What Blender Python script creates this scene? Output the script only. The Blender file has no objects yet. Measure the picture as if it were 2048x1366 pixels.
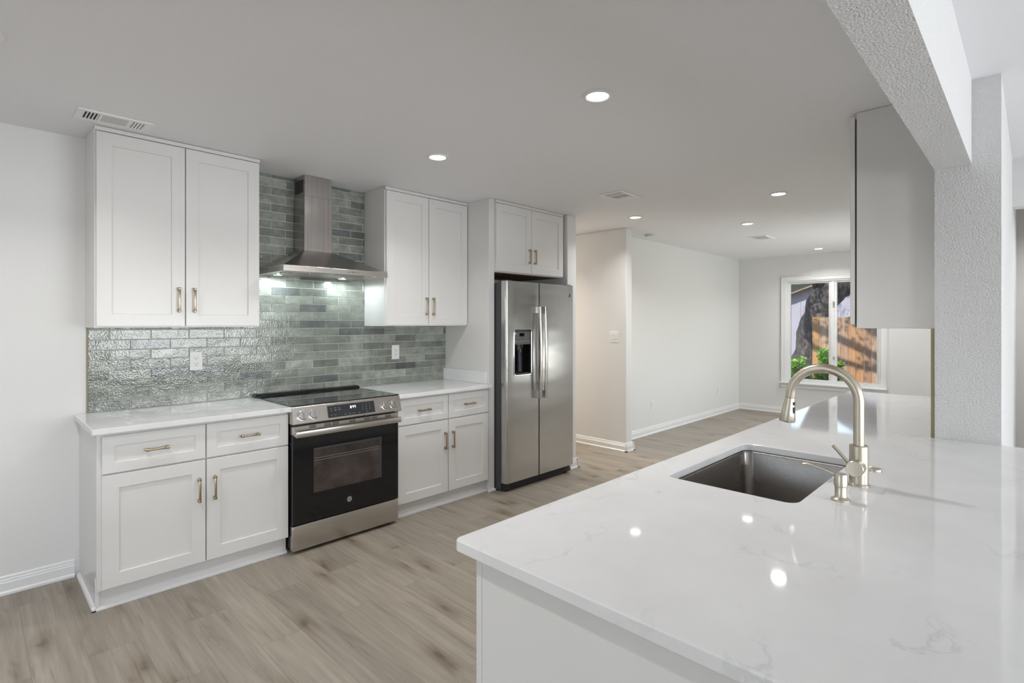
import bpy, bmesh, math, random
from mathutils import Vector, Matrix, noise
random.seed(7)
S = bpy.context.scene
COL = S.collection
R = math.radians

# ------------------------------------------------------------------ camera
cam_d = bpy.data.cameras.new('camera')
cam_d.sensor_width = 36.0
cam_d.lens = 1065.6 / 2048 * 36.0
cam_d.shift_y = -37.7 / 2048
cam_d.clip_start = 0.02
cam_d.clip_end = 200
cam = bpy.data.objects.new('camera', cam_d)
cam.location = (0, 0, 1.433)
cam.rotation_euler = (R(90), 0, -R(90 - 44.354))
COL.objects.link(cam)
S.camera = cam

# ------------------------------------------------------------------ exposure, sky, sun
S.view_settings.view_transform = 'Standard'
S.view_settings.look = 'None'
S.view_settings.gamma = 1.0
S.view_settings.use_curve_mapping = False
S.view_settings.exposure = 0.12

W = bpy.data.worlds.new('sky')
S.world = W
W.use_nodes = True
wn = W.node_tree
for n in list(wn.nodes):
    wn.nodes.remove(n)
wo = wn.nodes.new('ShaderNodeOutputWorld')
wb = wn.nodes.new('ShaderNodeBackground')
ws = wn.nodes.new('ShaderNodeTexSky')
ws.sky_type = 'NISHITA'
ws.sun_disc = False
ws.sun_elevation = R(48)
ws.sun_rotation = R(110)
wn.links.new(ws.outputs[0], wb.inputs[0])
wb.inputs[1].default_value = 0.30
wn.links.new(wb.outputs[0], wo.inputs[0])

sun_d = bpy.data.lights.new('sun', 'SUN')
sun_d.energy = 4.2
sun_d.angle = R(0.8)
sun_d.color = (1.0, 0.93, 0.82)
sun = bpy.data.objects.new('sun', sun_d)
sun.rotation_euler = Vector((0.74, -0.22, -0.62)).to_track_quat('-Z', 'Y').to_euler()
COL.objects.link(sun)

def window_light(name, loc, direction, sx, sy, power, color=(0.95, 0.98, 1.0)):
    d = bpy.data.lights.new(name, 'AREA')
    d.shape = 'RECTANGLE'
    d.size = sx
    d.size_y = sy
    d.energy = power
    d.color = color
    o = bpy.data.objects.new(name, d)
    o.location = loc
    o.rotation_euler = Vector(direction).to_track_quat('-Z', 'Y').to_euler()
    COL.objects.link(o)
    return o

# daylight that comes in through the windows of the living side and the dining side
window_light('daylight_patio_door', (2.9, -4.42, 1.15), (0, 1, 0), 2.9, 2.0, 172, (0.92, 0.955, 1.0))
window_light('daylight_living_window', (-1.0, -4.42, 1.3), (0, 1, -0.1), 2.6, 1.6, 122, (0.92, 0.955, 1.0))
window_light('added_west_daylight', (-3.32, 1.6, 1.4), (1, 0, 0), 2.2, 1.3, 15)  # unseen window and lamp, added to light the left side
window_light('daylight_dining_window', (7.25, 0.06, 1.4), (0, 1, 0.2), 2.0, 1.4, 45, (0.96, 1.0, 0.95))
LAMP_W = 7.6

# ------------------------------------------------------------------ materials
MATS = {}
def new_mat(name):
    m = bpy.data.materials.new(name)
    m.use_nodes = True
    nt = m.node_tree
    for n in list(nt.nodes):
        nt.nodes.remove(n)
    out = nt.nodes.new('ShaderNodeOutputMaterial')
    b = nt.nodes.new('ShaderNodeBsdfPrincipled')
    nt.links.new(b.outputs[0], out.inputs[0])
    MATS[name] = m
    return m, nt, b, out

def N(nt, t, **kw):
    n = nt.nodes.new(t)
    for k, v in kw.items():
        setattr(n, k, v)
    return n

def coords(nt, scale=(1, 1, 1), rot=(0, 0, 0), loc=(0, 0, 0)):
    tc = N(nt, 'ShaderNodeTexCoord')
    mp = N(nt, 'ShaderNodeMapping')
    mp.inputs['Scale'].default_value = scale
    mp.inputs['Rotation'].default_value = rot
    mp.inputs['Location'].default_value = loc
    nt.links.new(tc.outputs['Object'], mp.inputs[0])
    return mp.outputs[0]

def noise_tex(nt, vec, scale, detail=3, rough=0.5, dist=0.0):
    n = N(nt, 'ShaderNodeTexNoise')
    n.inputs['Scale'].default_value = scale
    n.inputs['Detail'].default_value = detail
    n.inputs['Roughness'].default_value = rough
    n.inputs['Distortion'].default_value = dist
    nt.links.new(vec, n.inputs['Vector'])
    return n.outputs[0]

def ramp(nt, fac, stops):
    r = N(nt, 'ShaderNodeValToRGB')
    el = r.color_ramp.elements
    while len(el) < len(stops):
        el.new(0.5)
    for e, (p, c) in zip(el, stops):
        e.position = p
        e.color = (*c, 1) if len(c) == 3 else c
    nt.links.new(fac, r.inputs[0])
    return r.outputs[0]

def mix(nt, mode, fac, a, b):
    m = N(nt, 'ShaderNodeMix', data_type='RGBA', blend_type=mode)
    for sock, v in ((m.inputs[0], fac), (m.inputs[6], a), (m.inputs[7], b)):
        if hasattr(v, 'links') or hasattr(v, 'is_linked'):
            nt.links.new(v, sock)
        elif isinstance(v, (int, float)):
            sock.default_value = v
        else:
            sock.default_value = (*v, 1)
    return m.outputs[2]

def bump(nt, b, h, strength, dist=0.01):
    n = N(nt, 'ShaderNodeBump')
    n.inputs['Strength'].default_value = strength
    n.inputs['Distance'].default_value = dist
    nt.links.new(h, n.inputs['Height'])
    nt.links.new(n.outputs[0], b.inputs['Normal'])

def plain(name, col, rough=0.5, metal=0.0, bump_scale=0, bump_str=0.0, vary=0.03, emit=None, es=0, spec=0.5, coat=0):
    m, nt, b, o = new_mat(name)
    v = coords(nt)
    n = noise_tex(nt, v, bump_scale or 6, 3)
    lo = tuple(c * (1 - vary) for c in col)
    hi = tuple(min(1, c * (1 + vary)) for c in col)
    c = ramp(nt, n, [(0.3, lo), (0.7, hi)])
    nt.links.new(c, b.inputs['Base Color'])
    b.inputs['Roughness'].default_value = rough
    b.inputs['Metallic'].default_value = metal
    b.inputs['Specular IOR Level'].default_value = spec
    b.inputs['Coat Weight'].default_value = coat
    if bump_str:
        bump(nt, b, n, bump_str, 0.002 if bump_str < 0.9 else 0.006)
    if emit:
        b.inputs['Emission Color'].default_value = (*emit, 1)
        b.inputs['Emission Strength'].default_value = es
    return m

plain('wall_paint', (0.755, 0.75, 0.74), 0.55, 0, 220, 0.25, 0.01)
plain('column_paint', (0.74, 0.74, 0.735), 0.6, 0, 150, 1.0, 0.03)
plain('ceiling_paint', (0.88, 0.88, 0.895), 0.7, 0, 180, 0.3, 0.01)
plain('trim_paint', (0.80, 0.80, 0.80), 0.3, vary=0.01)
plain('cabinet_white', (0.745, 0.735, 0.72), 0.27, vary=0.008)
plain('cabinet_dark_gap', (0.10, 0.09, 0.08), 0.7)
plain('raw_plywood', (0.33, 0.20, 0.12), 0.6, vary=0.2)
plain('champagne_bronze', (0.44, 0.35, 0.24), 0.28, 1.0, vary=0.05)
plain('tile_edge_gold', (0.26, 0.225, 0.13), 0.5, 0.3, vary=0.05)
plain('black_plastic', (0.012, 0.012, 0.014), 0.35)
plain('black_gloss', (0.006, 0.006, 0.007), 0.06)
plain('dark_grey_paint', (0.055, 0.055, 0.06), 0.4)
plain('panel_grey', (0.09, 0.095, 0.09), 0.3)
plain('display_glass', (0.032, 0.033, 0.038), 0.2)
plain('white_plastic', (0.82, 0.82, 0.80), 0.3, vary=0.01)
plain('vent_enamel', (0.90, 0.90, 0.89), 0.4, vary=0.02)
plain('vent_shadow', (0.05, 0.055, 0.05), 0.8)  # dark colour painted for the shade inside vent openings
plain('chrome', (0.72, 0.72, 0.74), 0.12, 1.0, vary=0.01)
plain('print_white', (0.75, 0.77, 0.78), 0.5)
plain('print_grey', (0.35, 0.36, 0.37), 0.5)
plain('window_vinyl', (0.80, 0.80, 0.80), 0.35, vary=0.01)
plain('screen_digits', (0.1, 0.1, 0.1), 0.5, emit=(0.72, 0.82, 1.0), es=2.6)
plain('lamp_diffuser', (0.9, 0.9, 0.9), 0.5, emit=(1.0, 0.98, 0.95), es=9.0)
plain('hood_lamp_glass', (0.9, 0.9, 0.9), 0.5, emit=(0.85, 0.97, 1.0), es=7.0)
plain('rubber_dark', (0.03, 0.035, 0.06), 0.45)

def stainless(name, col, rough, axis, wave=0.0, vary=0.12, fine=0.06):
    m, nt, b, o = new_mat(name)
    sc = {'X': (1.2, 260, 260), 'Y': (260, 1.2, 260), 'Z': (260, 260, 1.2)}[axis]
    v = coords(nt, sc)
    n = noise_tex(nt, v, 1.0, 3)
    v2 = coords(nt)
    n2 = noise_tex(nt, v2, 3.0, 2)
    c = ramp(nt, n, [(0.25, tuple(k * (1 - vary) for k in col)), (0.75, tuple(k * (1 + vary * 0.5) for k in col))])
    nt.links.new(c, b.inputs['Base Color'])
    b.inputs['Metallic'].default_value = 1
    rr = N(nt, 'ShaderNodeMapRange')
    nt.links.new(n2, rr.inputs[0])
    rr.inputs['To Min'].default_value = rough * 0.8
    rr.inputs['To Max'].default_value = rough * 1.25
    nt.links.new(rr.outputs[0], b.inputs['Roughness'])
    b1 = N(nt, 'ShaderNodeBump')
    b1.inputs['Strength'].default_value = fine
    b1.inputs['Distance'].default_value = 0.0006
    nt.links.new(n, b1.inputs['Height'])
    if wave:
        v3 = coords(nt, (0.7, 0.7, 3.2))
        n3 = noise_tex(nt, v3, 1.6, 1)
        b2 = N(nt, 'ShaderNodeBump')
        b2.inputs['Strength'].default_value = wave
        b2.inputs['Distance'].default_value = 0.02
        nt.links.new(n3, b2.inputs['Height'])
        nt.links.new(b1.outputs[0], b2.inputs['Normal'])
        nt.links.new(b2.outputs[0], b.inputs['Normal'])
    else:
        nt.links.new(b1.outputs[0], b.inputs['Normal'])
    return m
stainless('steel_fridge', (0.57, 0.56, 0.55), 0.23, 'X', 0.3, 0.03, 0.0)
stainless('steel_range', (0.56, 0.53, 0.49), 0.28, 'X')
stainless('steel_knob', (0.66, 0.65, 0.64), 0.22, 'X', 0, 0.03)
stainless('steel_hood', (0.50, 0.475, 0.46), 0.24, 'Z', 0.15, 0.25)
stainless('steel_sink', (0.34, 0.32, 0.30), 0.27, 'X', 0, 0.2)
stainless('brushed_nickel', (0.60, 0.55, 0.46), 0.33, 'Z', 0, 0.06)

def mat_floor():
    m, nt, b, o = new_mat('vinyl_planks')
    tc = N(nt, 'ShaderNodeTexCoord')
    mp = N(nt, 'ShaderNodeMapping')
    mp.inputs['Rotation'].default_value = (0, 0, R(90))
    nt.links.new(tc.outputs['Object'], mp.inputs[0])
    def brick(c1, c2, mortar, msize):
        k = N(nt, 'ShaderNodeTexBrick')
        k.offset = 0.37
        k.offset_frequency = 2
        k.inputs['Scale'].default_value = 1.0
        k.inputs['Brick Width'].default_value = 1.22
        k.inputs['Row Height'].default_value = 0.182
        k.inputs['Mortar Size'].default_value = msize
        k.inputs['Mortar Smooth'].default_value = 0.3
        k.inputs['Bias'].default_value = 0
        k.inputs['Color1'].default_value = (*c1, 1)
        k.inputs['Color2'].default_value = (*c2, 1)
        k.inputs['Mortar'].default_value = (*mortar, 1)
        nt.links.new(mp.outputs[0], k.inputs['Vector'])
        return k
    tone = brick((0, 0, 0), (1, 1, 1), (0.5, 0.5, 0.5), 0.0)
    seam = brick((1, 1, 1), (1, 1, 1), (0, 0, 0), 0.0009)
    # shift the grain from plank to plank
    add = N(nt, 'ShaderNodeVectorMath', operation='MULTIPLY_ADD')
    nt.links.new(tone.outputs['Color'], add.inputs[0])
    add.inputs[1].default_value = (3.7, 9.1, 5.3)
    nt.links.new(tc.outputs['Object'], add.inputs[2])
    def grain(sc, s, d, dist):
        mm = N(nt, 'ShaderNodeMapping')
        mm.inputs['Scale'].default_value = sc
        nt.links.new(add.outputs[0], mm.inputs[0])
        return noise_tex(nt, mm.outputs[0], s, d, 0.6, dist)
    g1 = grain((9, 0.75, 1), 1.4, 5, 1.1)
    g2 = grain((60, 2.2, 1), 1.0, 3, 0.2)
    g3 = grain((5, 0.8, 1), 1.3, 2, 1.5)
    base = ramp(nt, g1, [(0.22, (0.165, 0.137, 0.107)), (0.36, (0.275, 0.243, 0.202)), (0.60, (0.33, 0.292, 0.246)), (0.82, (0.40, 0.362, 0.312))])
    fine = ramp(nt, g2, [(0.25, (0.82, 0.81, 0.79)), (0.7, (1.07, 1.07, 1.07))])
    c = mix(nt, 'MULTIPLY', 1.0, base, fine)
    kn = ramp(nt, g3, [(0.24, (0.62, 0.56, 0.50)), (0.36, (1, 1, 1))])
    c = mix(nt, 'MULTIPLY', 0.8, c, kn)
    # knots: sparse stretched cells, and short dark grain streaks
    kv = N(nt, 'ShaderNodeMapping')
    kv.inputs['Scale'].default_value = (3.6, 1.25, 1)
    nt.links.new(add.outputs[0], kv.inputs[0])
    wob = noise_tex(nt, kv.outputs[0], 3.0, 3, 0.6)
    kw = N(nt, 'ShaderNodeVectorMath', operation='MULTIPLY_ADD')
    nt.links.new(wob, kw.inputs[0])
    kw.inputs[1].default_value = (0.35, 0.35, 0)
    nt.links.new(kv.outputs[0], kw.inputs[2])
    vo = N(nt, 'ShaderNodeTexVoronoi')
    vo.voronoi_dimensions = '2D'
    vo.inputs['Scale'].default_value = 1.0
    nt.links.new(kw.outputs[0], vo.inputs['Vector'])
    kr = ramp(nt, vo.outputs['Distance'], [(0.02, (0.42, 0.36, 0.30)), (0.07, (0.72, 0.67, 0.62)), (0.17, (0.93, 0.91, 0.89)), (0.26, (1, 1, 1))])
    c = mix(nt, 'MULTIPLY', 0.85, c, kr)
    g4 = grain((34, 1.5, 1), 1.0, 2, 0.6)
    sr = ramp(nt, g4, [(0.24, (0.66, 0.60, 0.54)), (0.33, (1, 1, 1))])
    c = mix(nt, 'MULTIPLY', 0.8, c, sr)
    tn = ramp(nt, tone.outputs['Color'], [(0.0, (0.93, 0.92, 0.91)), (1.0, (1.09, 1.085, 1.07))])
    c = mix(nt, 'MULTIPLY', 1.0, c, tn)
    sm = ramp(nt, seam.outputs['Color'], [(0.0, (0.62, 0.60, 0.58)), (0.9, (1, 1, 1))])
    c = mix(nt, 'MULTIPLY', 1.0, c, sm)
    nt.links.new(c, b.inputs['Base Color'])
    b.inputs['Roughness'].default_value = 0.42
    b.inputs['Specular IOR Level'].default_value = 0.4
    bump(nt, b, g2, 0.12, 0.002)
mat_floor()

def mat_quartz():
    m, nt, b, o = new_mat('quartz')
    v = coords(nt, (1, 1, 1), (0, 0, R(25)))
    warp = noise_tex(nt, v, 1.3, 4, 0.6)
    vm = N(nt, 'ShaderNodeVectorMath', operation='MULTIPLY_ADD')
    nt.links.new(warp, vm.inputs[0])
    vm.inputs[1].default_value = (0.8, 0.8, 0.8)
    nt.links.new(v, vm.inputs[2])
    n = noise_tex(nt, vm.outputs[0], 2.1, 7, 0.55, 0.4)
    d = N(nt, 'ShaderNodeMath', operation='SUBTRACT')
    nt.links.new(n, d.inputs[0])
    d.inputs[1].default_value = 0.5
    a = N(nt, 'ShaderNodeMath', operation='ABSOLUTE')
    nt.links.new(d.outputs[0], a.inputs[0])
    vein = ramp(nt, a.outputs[0], [(0.0, (0.0, 0.0, 0.0)), (0.012, (1, 1, 1))])
    mask = noise_tex(nt, v, 2.6, 3, 0.6)
    mk = ramp(nt, mask, [(0.46, (0, 0, 0)), (0.62, (1, 1, 1))])
    inv = N(nt, 'ShaderNodeInvert')
    nt.links.new(vein, inv.inputs[1])
    f = mix(nt, 'MULTIPLY', 1.0, inv.outputs[0], mk)
    soft = noise_tex(nt, v, 3.5, 4, 0.6)
    bc = ramp(nt, soft, [(0.3, (0.75, 0.75, 0.75)), (0.7, (0.82, 0.82, 0.82))])
    c = mix(nt, 'MIX', f, bc, (0.52, 0.52, 0.53))
    c = mix(nt, 'MIX', 0.42, bc, c)
    nt.links.new(c, b.inputs['Base Color'])
    b.inputs['Roughness'].default_value = 0.05
    b.inputs['Specular IOR Level'].default_value = 0.5
mat_quartz()

def mat_tile():
    m, nt, b, o = new_mat('glazed_tile')
    at = N(nt, 'ShaderNodeAttribute', attribute_name='tile_tone')
    v = coords(nt)
    n1 = noise_tex(nt, v, 14, 4, 0.65, 0.6)
    n2 = noise_tex(nt, coords(nt, (5, 5, 22)), 1.0, 3, 0.6, 0.4)
    mot = ramp(nt, n1, [(0.25, (0.66, 0.67, 0.66)), (0.5, (0.92, 0.92, 0.92)), (0.75, (1.35, 1.34, 1.30))])
    c = mix(nt, 'MULTIPLY', 1.0, at.outputs['Color'], mot)
    m2 = ramp(nt, n2, [(0.3, (0.85, 0.86, 0.86)), (0.7, (1.2, 1.2, 1.18))])
    c = mix(nt, 'MULTIPLY', 1.0, c, m2)
    nt.links.new(c, b.inputs['Base Color'])
    b.inputs['Roughness'].default_value = 0.06
    b.inputs['Specular IOR Level'].default_value = 0.75
    n3 = noise_tex(nt, v, 120, 1, 0.5, 0.2)
    n4 = noise_tex(nt, v, 18, 1, 0.5)
    s = N(nt, 'ShaderNodeMath', operation='MULTIPLY_ADD')
    nt.links.new(n4, s.inputs[0])
    s.inputs[1].default_value = 1.2
    nt.links.new(n3, s.inputs[2])
    bump(nt, b, s.outputs[0], 0.55, 0.0016)
mat_tile()
plain('grout', (0.70, 0.69, 0.64), 0.8)

def mat_glass(name, tint=(1, 1, 1), gloss=0.08):
    m, nt, b, o = new_mat(name)
    nt.nodes.remove(b)
    t = N(nt, 'ShaderNodeBsdfTransparent')
    t.inputs[0].default_value = (*tint, 1)
    g = N(nt, 'ShaderNodeBsdfGlossy')
    g.inputs['Roughness'].default_value = 0.02
    lw = N(nt, 'ShaderNodeFresnel')
    lw.inputs[0].default_value = 1.45
    mx = N(nt, 'ShaderNodeMixShader')
    nt.links.new(lw.outputs[0], mx.inputs[0])
    nt.links.new(t.outputs[0], mx.inputs[1])
    nt.links.new(g.outputs[0], mx.inputs[2])
    nt.links.new(mx.outputs[0], o.inputs[0])
mat_glass('window_glass')

def mat_oven_window():
    m, nt, b, o = new_mat('oven_window')
    v = coords(nt)
    n = noise_tex(nt, v, 9, 4, 0.6)
    c = ramp(nt, n, [(0.3, (0.035, 0.028, 0.026)), (0.7, (0.085, 0.068, 0.062))])
    nt.links.new(c, b.inputs['Base Color'])
    b.inputs['Roughness'].default_value = 0.12
mat_oven_window()

def mat_cooktop():
    m, nt, b, o = new_mat('cooktop_glass')
    v = coords(nt)
    n = noise_tex(nt, v, 700, 2)
    c = ramp(nt, n, [(0.3, (0.010, 0.010, 0.011)), (0.75, (0.028, 0.028, 0.03))])
    nt.links.new(c, b.inputs['Base Color'])
    b.inputs['Roughness'].default_value = 0.04
    b.inputs['Specular IOR Level'].default_value = 0.8
    b.inputs['Coat Weight'].default_value = 0.6
mat_cooktop()

def mat_bark():
    m, nt, b, o = new_mat('oak_bark')
    v = coords(nt, (9, 9, 3))
    n = noise_tex(nt, v, 1.6, 6, 0.7, 1.2)
    c = ramp(nt, n, [(0.3, (0.035, 0.030, 0.028)), (0.5, (0.13, 0.115, 0.11)), (0.72, (0.34, 0.32, 0.31))])
    nt.links.new(c, b.inputs['Base Color'])
    b.inputs['Roughness'].default_value = 0.9
    bump(nt, b, n, 1.0, 0.08)
mat_bark()

def mat_cedar():
    m, nt, b, o = new_mat('cedar_boards')
    at = N(nt, 'ShaderNodeAttribute', attribute_name='tile_tone')
    v = coords(nt, (14, 14, 0.8))
    n = noise_tex(nt, v, 1.5, 5, 0.6, 0.8)
    g = ramp(nt, n, [(0.25, (0.68, 0.62, 0.56)), (0.6, (1, 1, 1)), (0.85, (1.15, 1.12, 1.1))])
    c = mix(nt, 'MULTIPLY', 1.0, at.outputs['Color'], g)
    nt.links.new(c, b.inputs['Base Color'])
    b.inputs['Roughness'].default_value = 0.8
mat_cedar()

def mat_leaf(name, c1, c2):
    m, nt, b, o = new_mat(name)
    v = coords(nt)
    n = noise_tex(nt, v, 7, 3)
    c = ramp(nt, n, [(0.3, c1), (0.7, c2)])
    nt.links.new(c, b.inputs['Base Color'])
    b.inputs['Roughness'].default_value = 0.35
mat_leaf('shrub_leaf', (0.12, 0.38, 0.03), (0.48, 0.75, 0.14))
mat_leaf('oak_leaf', (0.03, 0.09, 0.015), (0.10, 0.20, 0.04))
plain('house_siding', (0.42, 0.42, 0.50), 0.6, 0, 3, 0, 0.04)
plain('roof_dark', (0.03, 0.04, 0.035), 0.7)
plain('fascia_tan', (0.30, 0.24, 0.16), 0.6)
plain('mulch_ground', (0.20, 0.11, 0.06), 0.95, 0, 14, 0.8, 0.5)
plain('lawn', (0.12, 0.2, 0.05), 0.95, 0, 9, 0.8, 0.4)

# ------------------------------------------------------------------ mesh builder
ORG = {}
def org(o):
    return ORG.get(o.name, Vector((0, 0, 0)))

class MB:
    def __init__(self):
        self.bm = bmesh.new()
    def _new(self, vs, fs):
        bv = [self.bm.verts.new(v) for v in vs]
        out = []
        for f in fs:
            try:
                out.append(self.bm.faces.new([bv[i] for i in f]))
            except ValueError:
                pass
        return bv, out
    def box(self, x0, x1, y0, y1, z0, z1, bev=0.0, seg=2):
        vs = [(x, y, z) for x in (x0, x1) for y in (y0, y1) for z in (z0, z1)]
        fs = [(0, 1, 3, 2), (4, 6, 7, 5), (0, 4, 5, 1), (2, 3, 7, 6), (0, 2, 6, 4), (1, 5, 7, 3)]
        bv, f = self._new(vs, fs)
        if bev:
            es = list({e for ff in f for e in ff.edges})
            bmesh.ops.bevel(self.bm, geom=es, offset=bev, segments=seg, affect='EDGES', profile=0.5)
        return self
    def quad(self, pts):
        self._new(pts, [tuple(range(len(pts)))])
        return self
    def prism(self, pts, axis, a0, a1):
        """pts: 2-D outline; axis: the extrusion axis"""
        def mk(p, a):
            if axis == 'X':
                return (a, p[0], p[1])
            if axis == 'Y':
                return (p[0], a, p[1])
            return (p[0], p[1], a)
        n = len(pts)
        vs = [mk(p, a0) for p in pts] + [mk(p, a1) for p in pts]
        fs = [tuple(range(n)), tuple(range(2 * n - 1, n - 1, -1))]
        fs += [(i, (i + 1) % n, n + (i + 1) % n, n + i) for i in range(n)]
        self._new(vs, fs)
        return self
    def cyl(self, p0, p1, r0, r1=None, seg=24, cap=True):
        r1 = r0 if r1 is None else r1
        return self.tube([p0, p1], [r0, r1], seg, cap)
    def tube(self, pts, radii, seg=16, cap=True, wob=None):
        pts = [Vector(p) for p in pts]
        if isinstance(radii, (int, float)):
            radii = [radii] * len(pts)
        rings = []
        t = (pts[1] - pts[0]).normalized()
        u = t.orthogonal().normalized()
        for i, p in enumerate(pts):
            if i == 0:
                tt = pts[1] - pts[0]
            elif i == len(pts) - 1:
                tt = pts[-1] - pts[-2]
            else:
                tt = (pts[i + 1] - pts[i]).normalized() + (pts[i] - pts[i - 1]).normalized()
            tt.normalize()
            u = (u - tt * u.dot(tt)).normalized()
            w = tt.cross(u)
            ring = []
            for k in range(seg):
                a = 2 * math.pi * k / seg
                d = u * math.cos(a) + w * math.sin(a)
                r = radii[i]
                q = p + d * r
                if wob:
                    q = p + d * r * (1 + wob * noise.noise(q * 3.0) + wob * 0.5 * noise.noise(q * 9.0))
                ring.append(self.bm.verts.new(q))
            rings.append(ring)
        for a, b in zip(rings, rings[1:]):
            for k in range(seg):
                self.bm.faces.new((a[k], a[(k + 1) % seg], b[(k + 1) % seg], b[k]))
        if cap:
            self.bm.faces.new(rings[0][::-1])
            self.bm.faces.new(rings[-1])
        return self
    def lathe(self, c, prof, seg=32, axis='Z'):
        """prof: list of (radius, height) about an axis through c"""
        c = Vector(c)
        rings = []
        for r, h in prof:
            ring = []
            for k in range(seg):
                a = 2 * math.pi * k / seg
                x, y = r * math.cos(a), r * math.sin(a)
                p = {'Z': Vector((x, y, h)), 'Y': Vector((x, h, y)), 'X': Vector((h, x, y))}[axis]
                ring.append(self.bm.verts.new(c + p))
            rings.append(ring)
        for a, b in zip(rings, rings[1:]):
            for k in range(seg):
                self.bm.faces.new((a[k], a[(k + 1) % seg], b[(k + 1) % seg], b[k]))
        self.bm.faces.new(rings[0])
        self.bm.faces.new(rings[-1])
        return self
    def build(self, name, mat, parent=None, loc=None, smooth=False, bevel=0.0, label=None):
        bm = self.bm
        bmesh.ops.remove_doubles(bm, verts=bm.verts, dist=1e-6)
        bmesh.ops.recalc_face_normals(bm, faces=bm.faces)
        o0 = org(parent) if parent else Vector(loc or (0, 0, 0))
        bmesh.ops.translate(bm, verts=bm.verts, vec=-o0)
        me = bpy.data.meshes.new(name)
        bm.to_mesh(me)
        bm.free()
        me.materials.append(MATS[mat])
        if smooth:
            for p in me.polygons:
                p.use_smooth = True
            if smooth != 'all':
                me.set_sharp_from_angle(angle=R(35))
        o = bpy.data.objects.new(name, me)
        COL.objects.link(o)
        if parent:
            o.parent = parent
        else:
            o.location = o0
        ORG[o.name] = o0
        if bevel:
            md = o.modifiers.new('edge', 'BEVEL')
            md.width = bevel
            md.segments = 2
            md.limit_method = 'ANGLE'
            md.angle_limit = R(40)
        if label:
            o['label'] = label
        return o

def tag(o, label=None, cat=None, group=None, kind=None):
    if label: o['label'] = label
    if cat: o['category'] = cat
    if group: o['group'] = group
    if kind: o['kind'] = kind
    return o

def thing(name, label, cat, loc, group=None):
    o = bpy.data.objects.new(name, None)
    o.empty_display_size = 0.05
    o.location = loc
    COL.objects.link(o)
    ORG[o.name] = Vector(loc)
    return tag(o, label, cat, group)

def struct(name, mb, mat, label=None, **kw):
    o = mb.build(name, mat, **kw)
    return tag(o, label, None, None, 'structure')

def text_mesh(name, body, size, parent, origin, rot, mat, depth=0.0004, align='CENTER'):
    cu = bpy.data.curves.new(name, 'FONT')
    cu.body = body
    cu.size = size
    cu.extrude = depth
    cu.align_x = align
    cu.align_y = 'CENTER'
    tmp = bpy.data.objects.new(name, cu)
    COL.objects.link(tmp)
    bpy.context.view_layer.update()
    me = bpy.data.meshes.new_from_object(tmp.evaluated_get(bpy.context.evaluated_depsgraph_get()))
    bpy.data.objects.remove(tmp)
    o0 = org(parent)
    M = Matrix.Translation(Vector(origin) - o0) @ rot.to_4x4()
    me.transform(M)
    me.materials.clear()
    me.materials.append(MATS[mat])
    o = bpy.data.objects.new(name, me)
    COL.objects.link(o)
    o.parent = parent
    ORG[o.name] = o0
    return o
FACE = Matrix.Rotation(R(90), 3, 'X')     # text standing upright, facing -Y

CH = 2.486           # ceiling height
YW = 3.884           # kitchen wall

# ------------------------------------------------------------------ the shell
f = MB().box(-3.2, 6.1, -4.3, 7.1, -0.12, 0).box(6.1, 9.15, 0.095, 3.65, -0.12, 0)
struct('floor', f, 'vinyl_planks', 'greige wood-look plank floor')
c = MB().box(-3.2, 6.1, -4.3, 7.1, CH, CH + 0.25).box(6.1, 9.15, 0.095, 3.65, CH, CH + 0.25)
struct('ceiling', c, 'ceiling_paint', 'flat off-white painted ceiling')
struct('wall_kitchen', MB().box(-3.1, 4.087, YW, 4.02, 0, CH), 'wall_paint', 'white wall behind the range and cabinets')
struct('wall_fridge_side', MB().box(4.087, 4.223, 3.24, 7.0, 0, CH), 'wall_paint', 'white wall end beside the refrigerator', bevel=0.006)
struct('wall_hall', MB().box(5.105, 5.228, 3.224, 7.0, 0, CH), 'wall_paint', 'white hallway wall with the light switch', bevel=0.008)
struct('wall_hall_end', MB().box(4.087, 5.228, 7.0, 7.1, 0, CH), 'wall_paint')
struct('wall_dining_left', MB().box(5.228, 9.15, 3.522, 3.65, 0, CH), 'wall_paint', 'long white dining area wall')
# far wall with the window opening
WY0, WY1, WZ0, WZ1 = 1.535, 2.785, 0.505, 2.09
w = MB().box(9.033, 9.15, 0.317, WY0, 0, CH).box(9.033, 9.15, WY1, 3.522, 0, CH)
w.box(9.033, 9.15, WY0, WY1, 0, WZ0).box(9.033, 9.15, WY0, WY1, WZ1, CH)
struct('wall_far', w, 'wall_paint', 'white far wall around the window')
w = MB().box(3.046, 6.2, 0.095, 0.317, 0, CH).box(8.25, 9.15, 0.095, 0.317, 0, CH)
w.box(6.2, 8.25, 0.095, 0.317, 0, 0.7).box(6.2, 8.25, 0.095, 0.317, 2.1, CH)
struct('wall_right', w, 'column_paint', 'white textured wall end standing on the peninsula end')
struct('wall_header', MB().box(-3.1, 3.046, 0.19, 0.317, 2.12, CH), 'column_paint', 'textured white beam over the peninsula')
w = MB().box(-3.2, -3.1, -4.2, 0.5, 0, CH).box(-3.2, -3.1, 2.7, YW + 0.1, 0, CH)
w.box(-3.2, -3.1, 0.5, 2.7, 0, 0.75).box(-3.2, -3.1, 0.5, 2.7, 2.05, CH)
struct('wall_west', w, 'wall_paint')
w = MB().box(-3.2, -2.3, -4.3, -4.2, 0, CH).box(0.3, 1.45, -4.3, -4.2, 0, CH).box(4.35, 4.83, -4.3, -4.2, 0, CH)
w.box(-2.3, 0.3, -4.3, -4.2, 0, 0.5).box(-2.3, 0.3, -4.3, -4.2, 2.1, CH)
w.box(1.45, 4.35, -4.3, -4.2, 0, 0.1).box(1.45, 4.35, -4.3, -4.2, 2.12, CH)
struct('wall_living', w, 'wall_paint')
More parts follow.
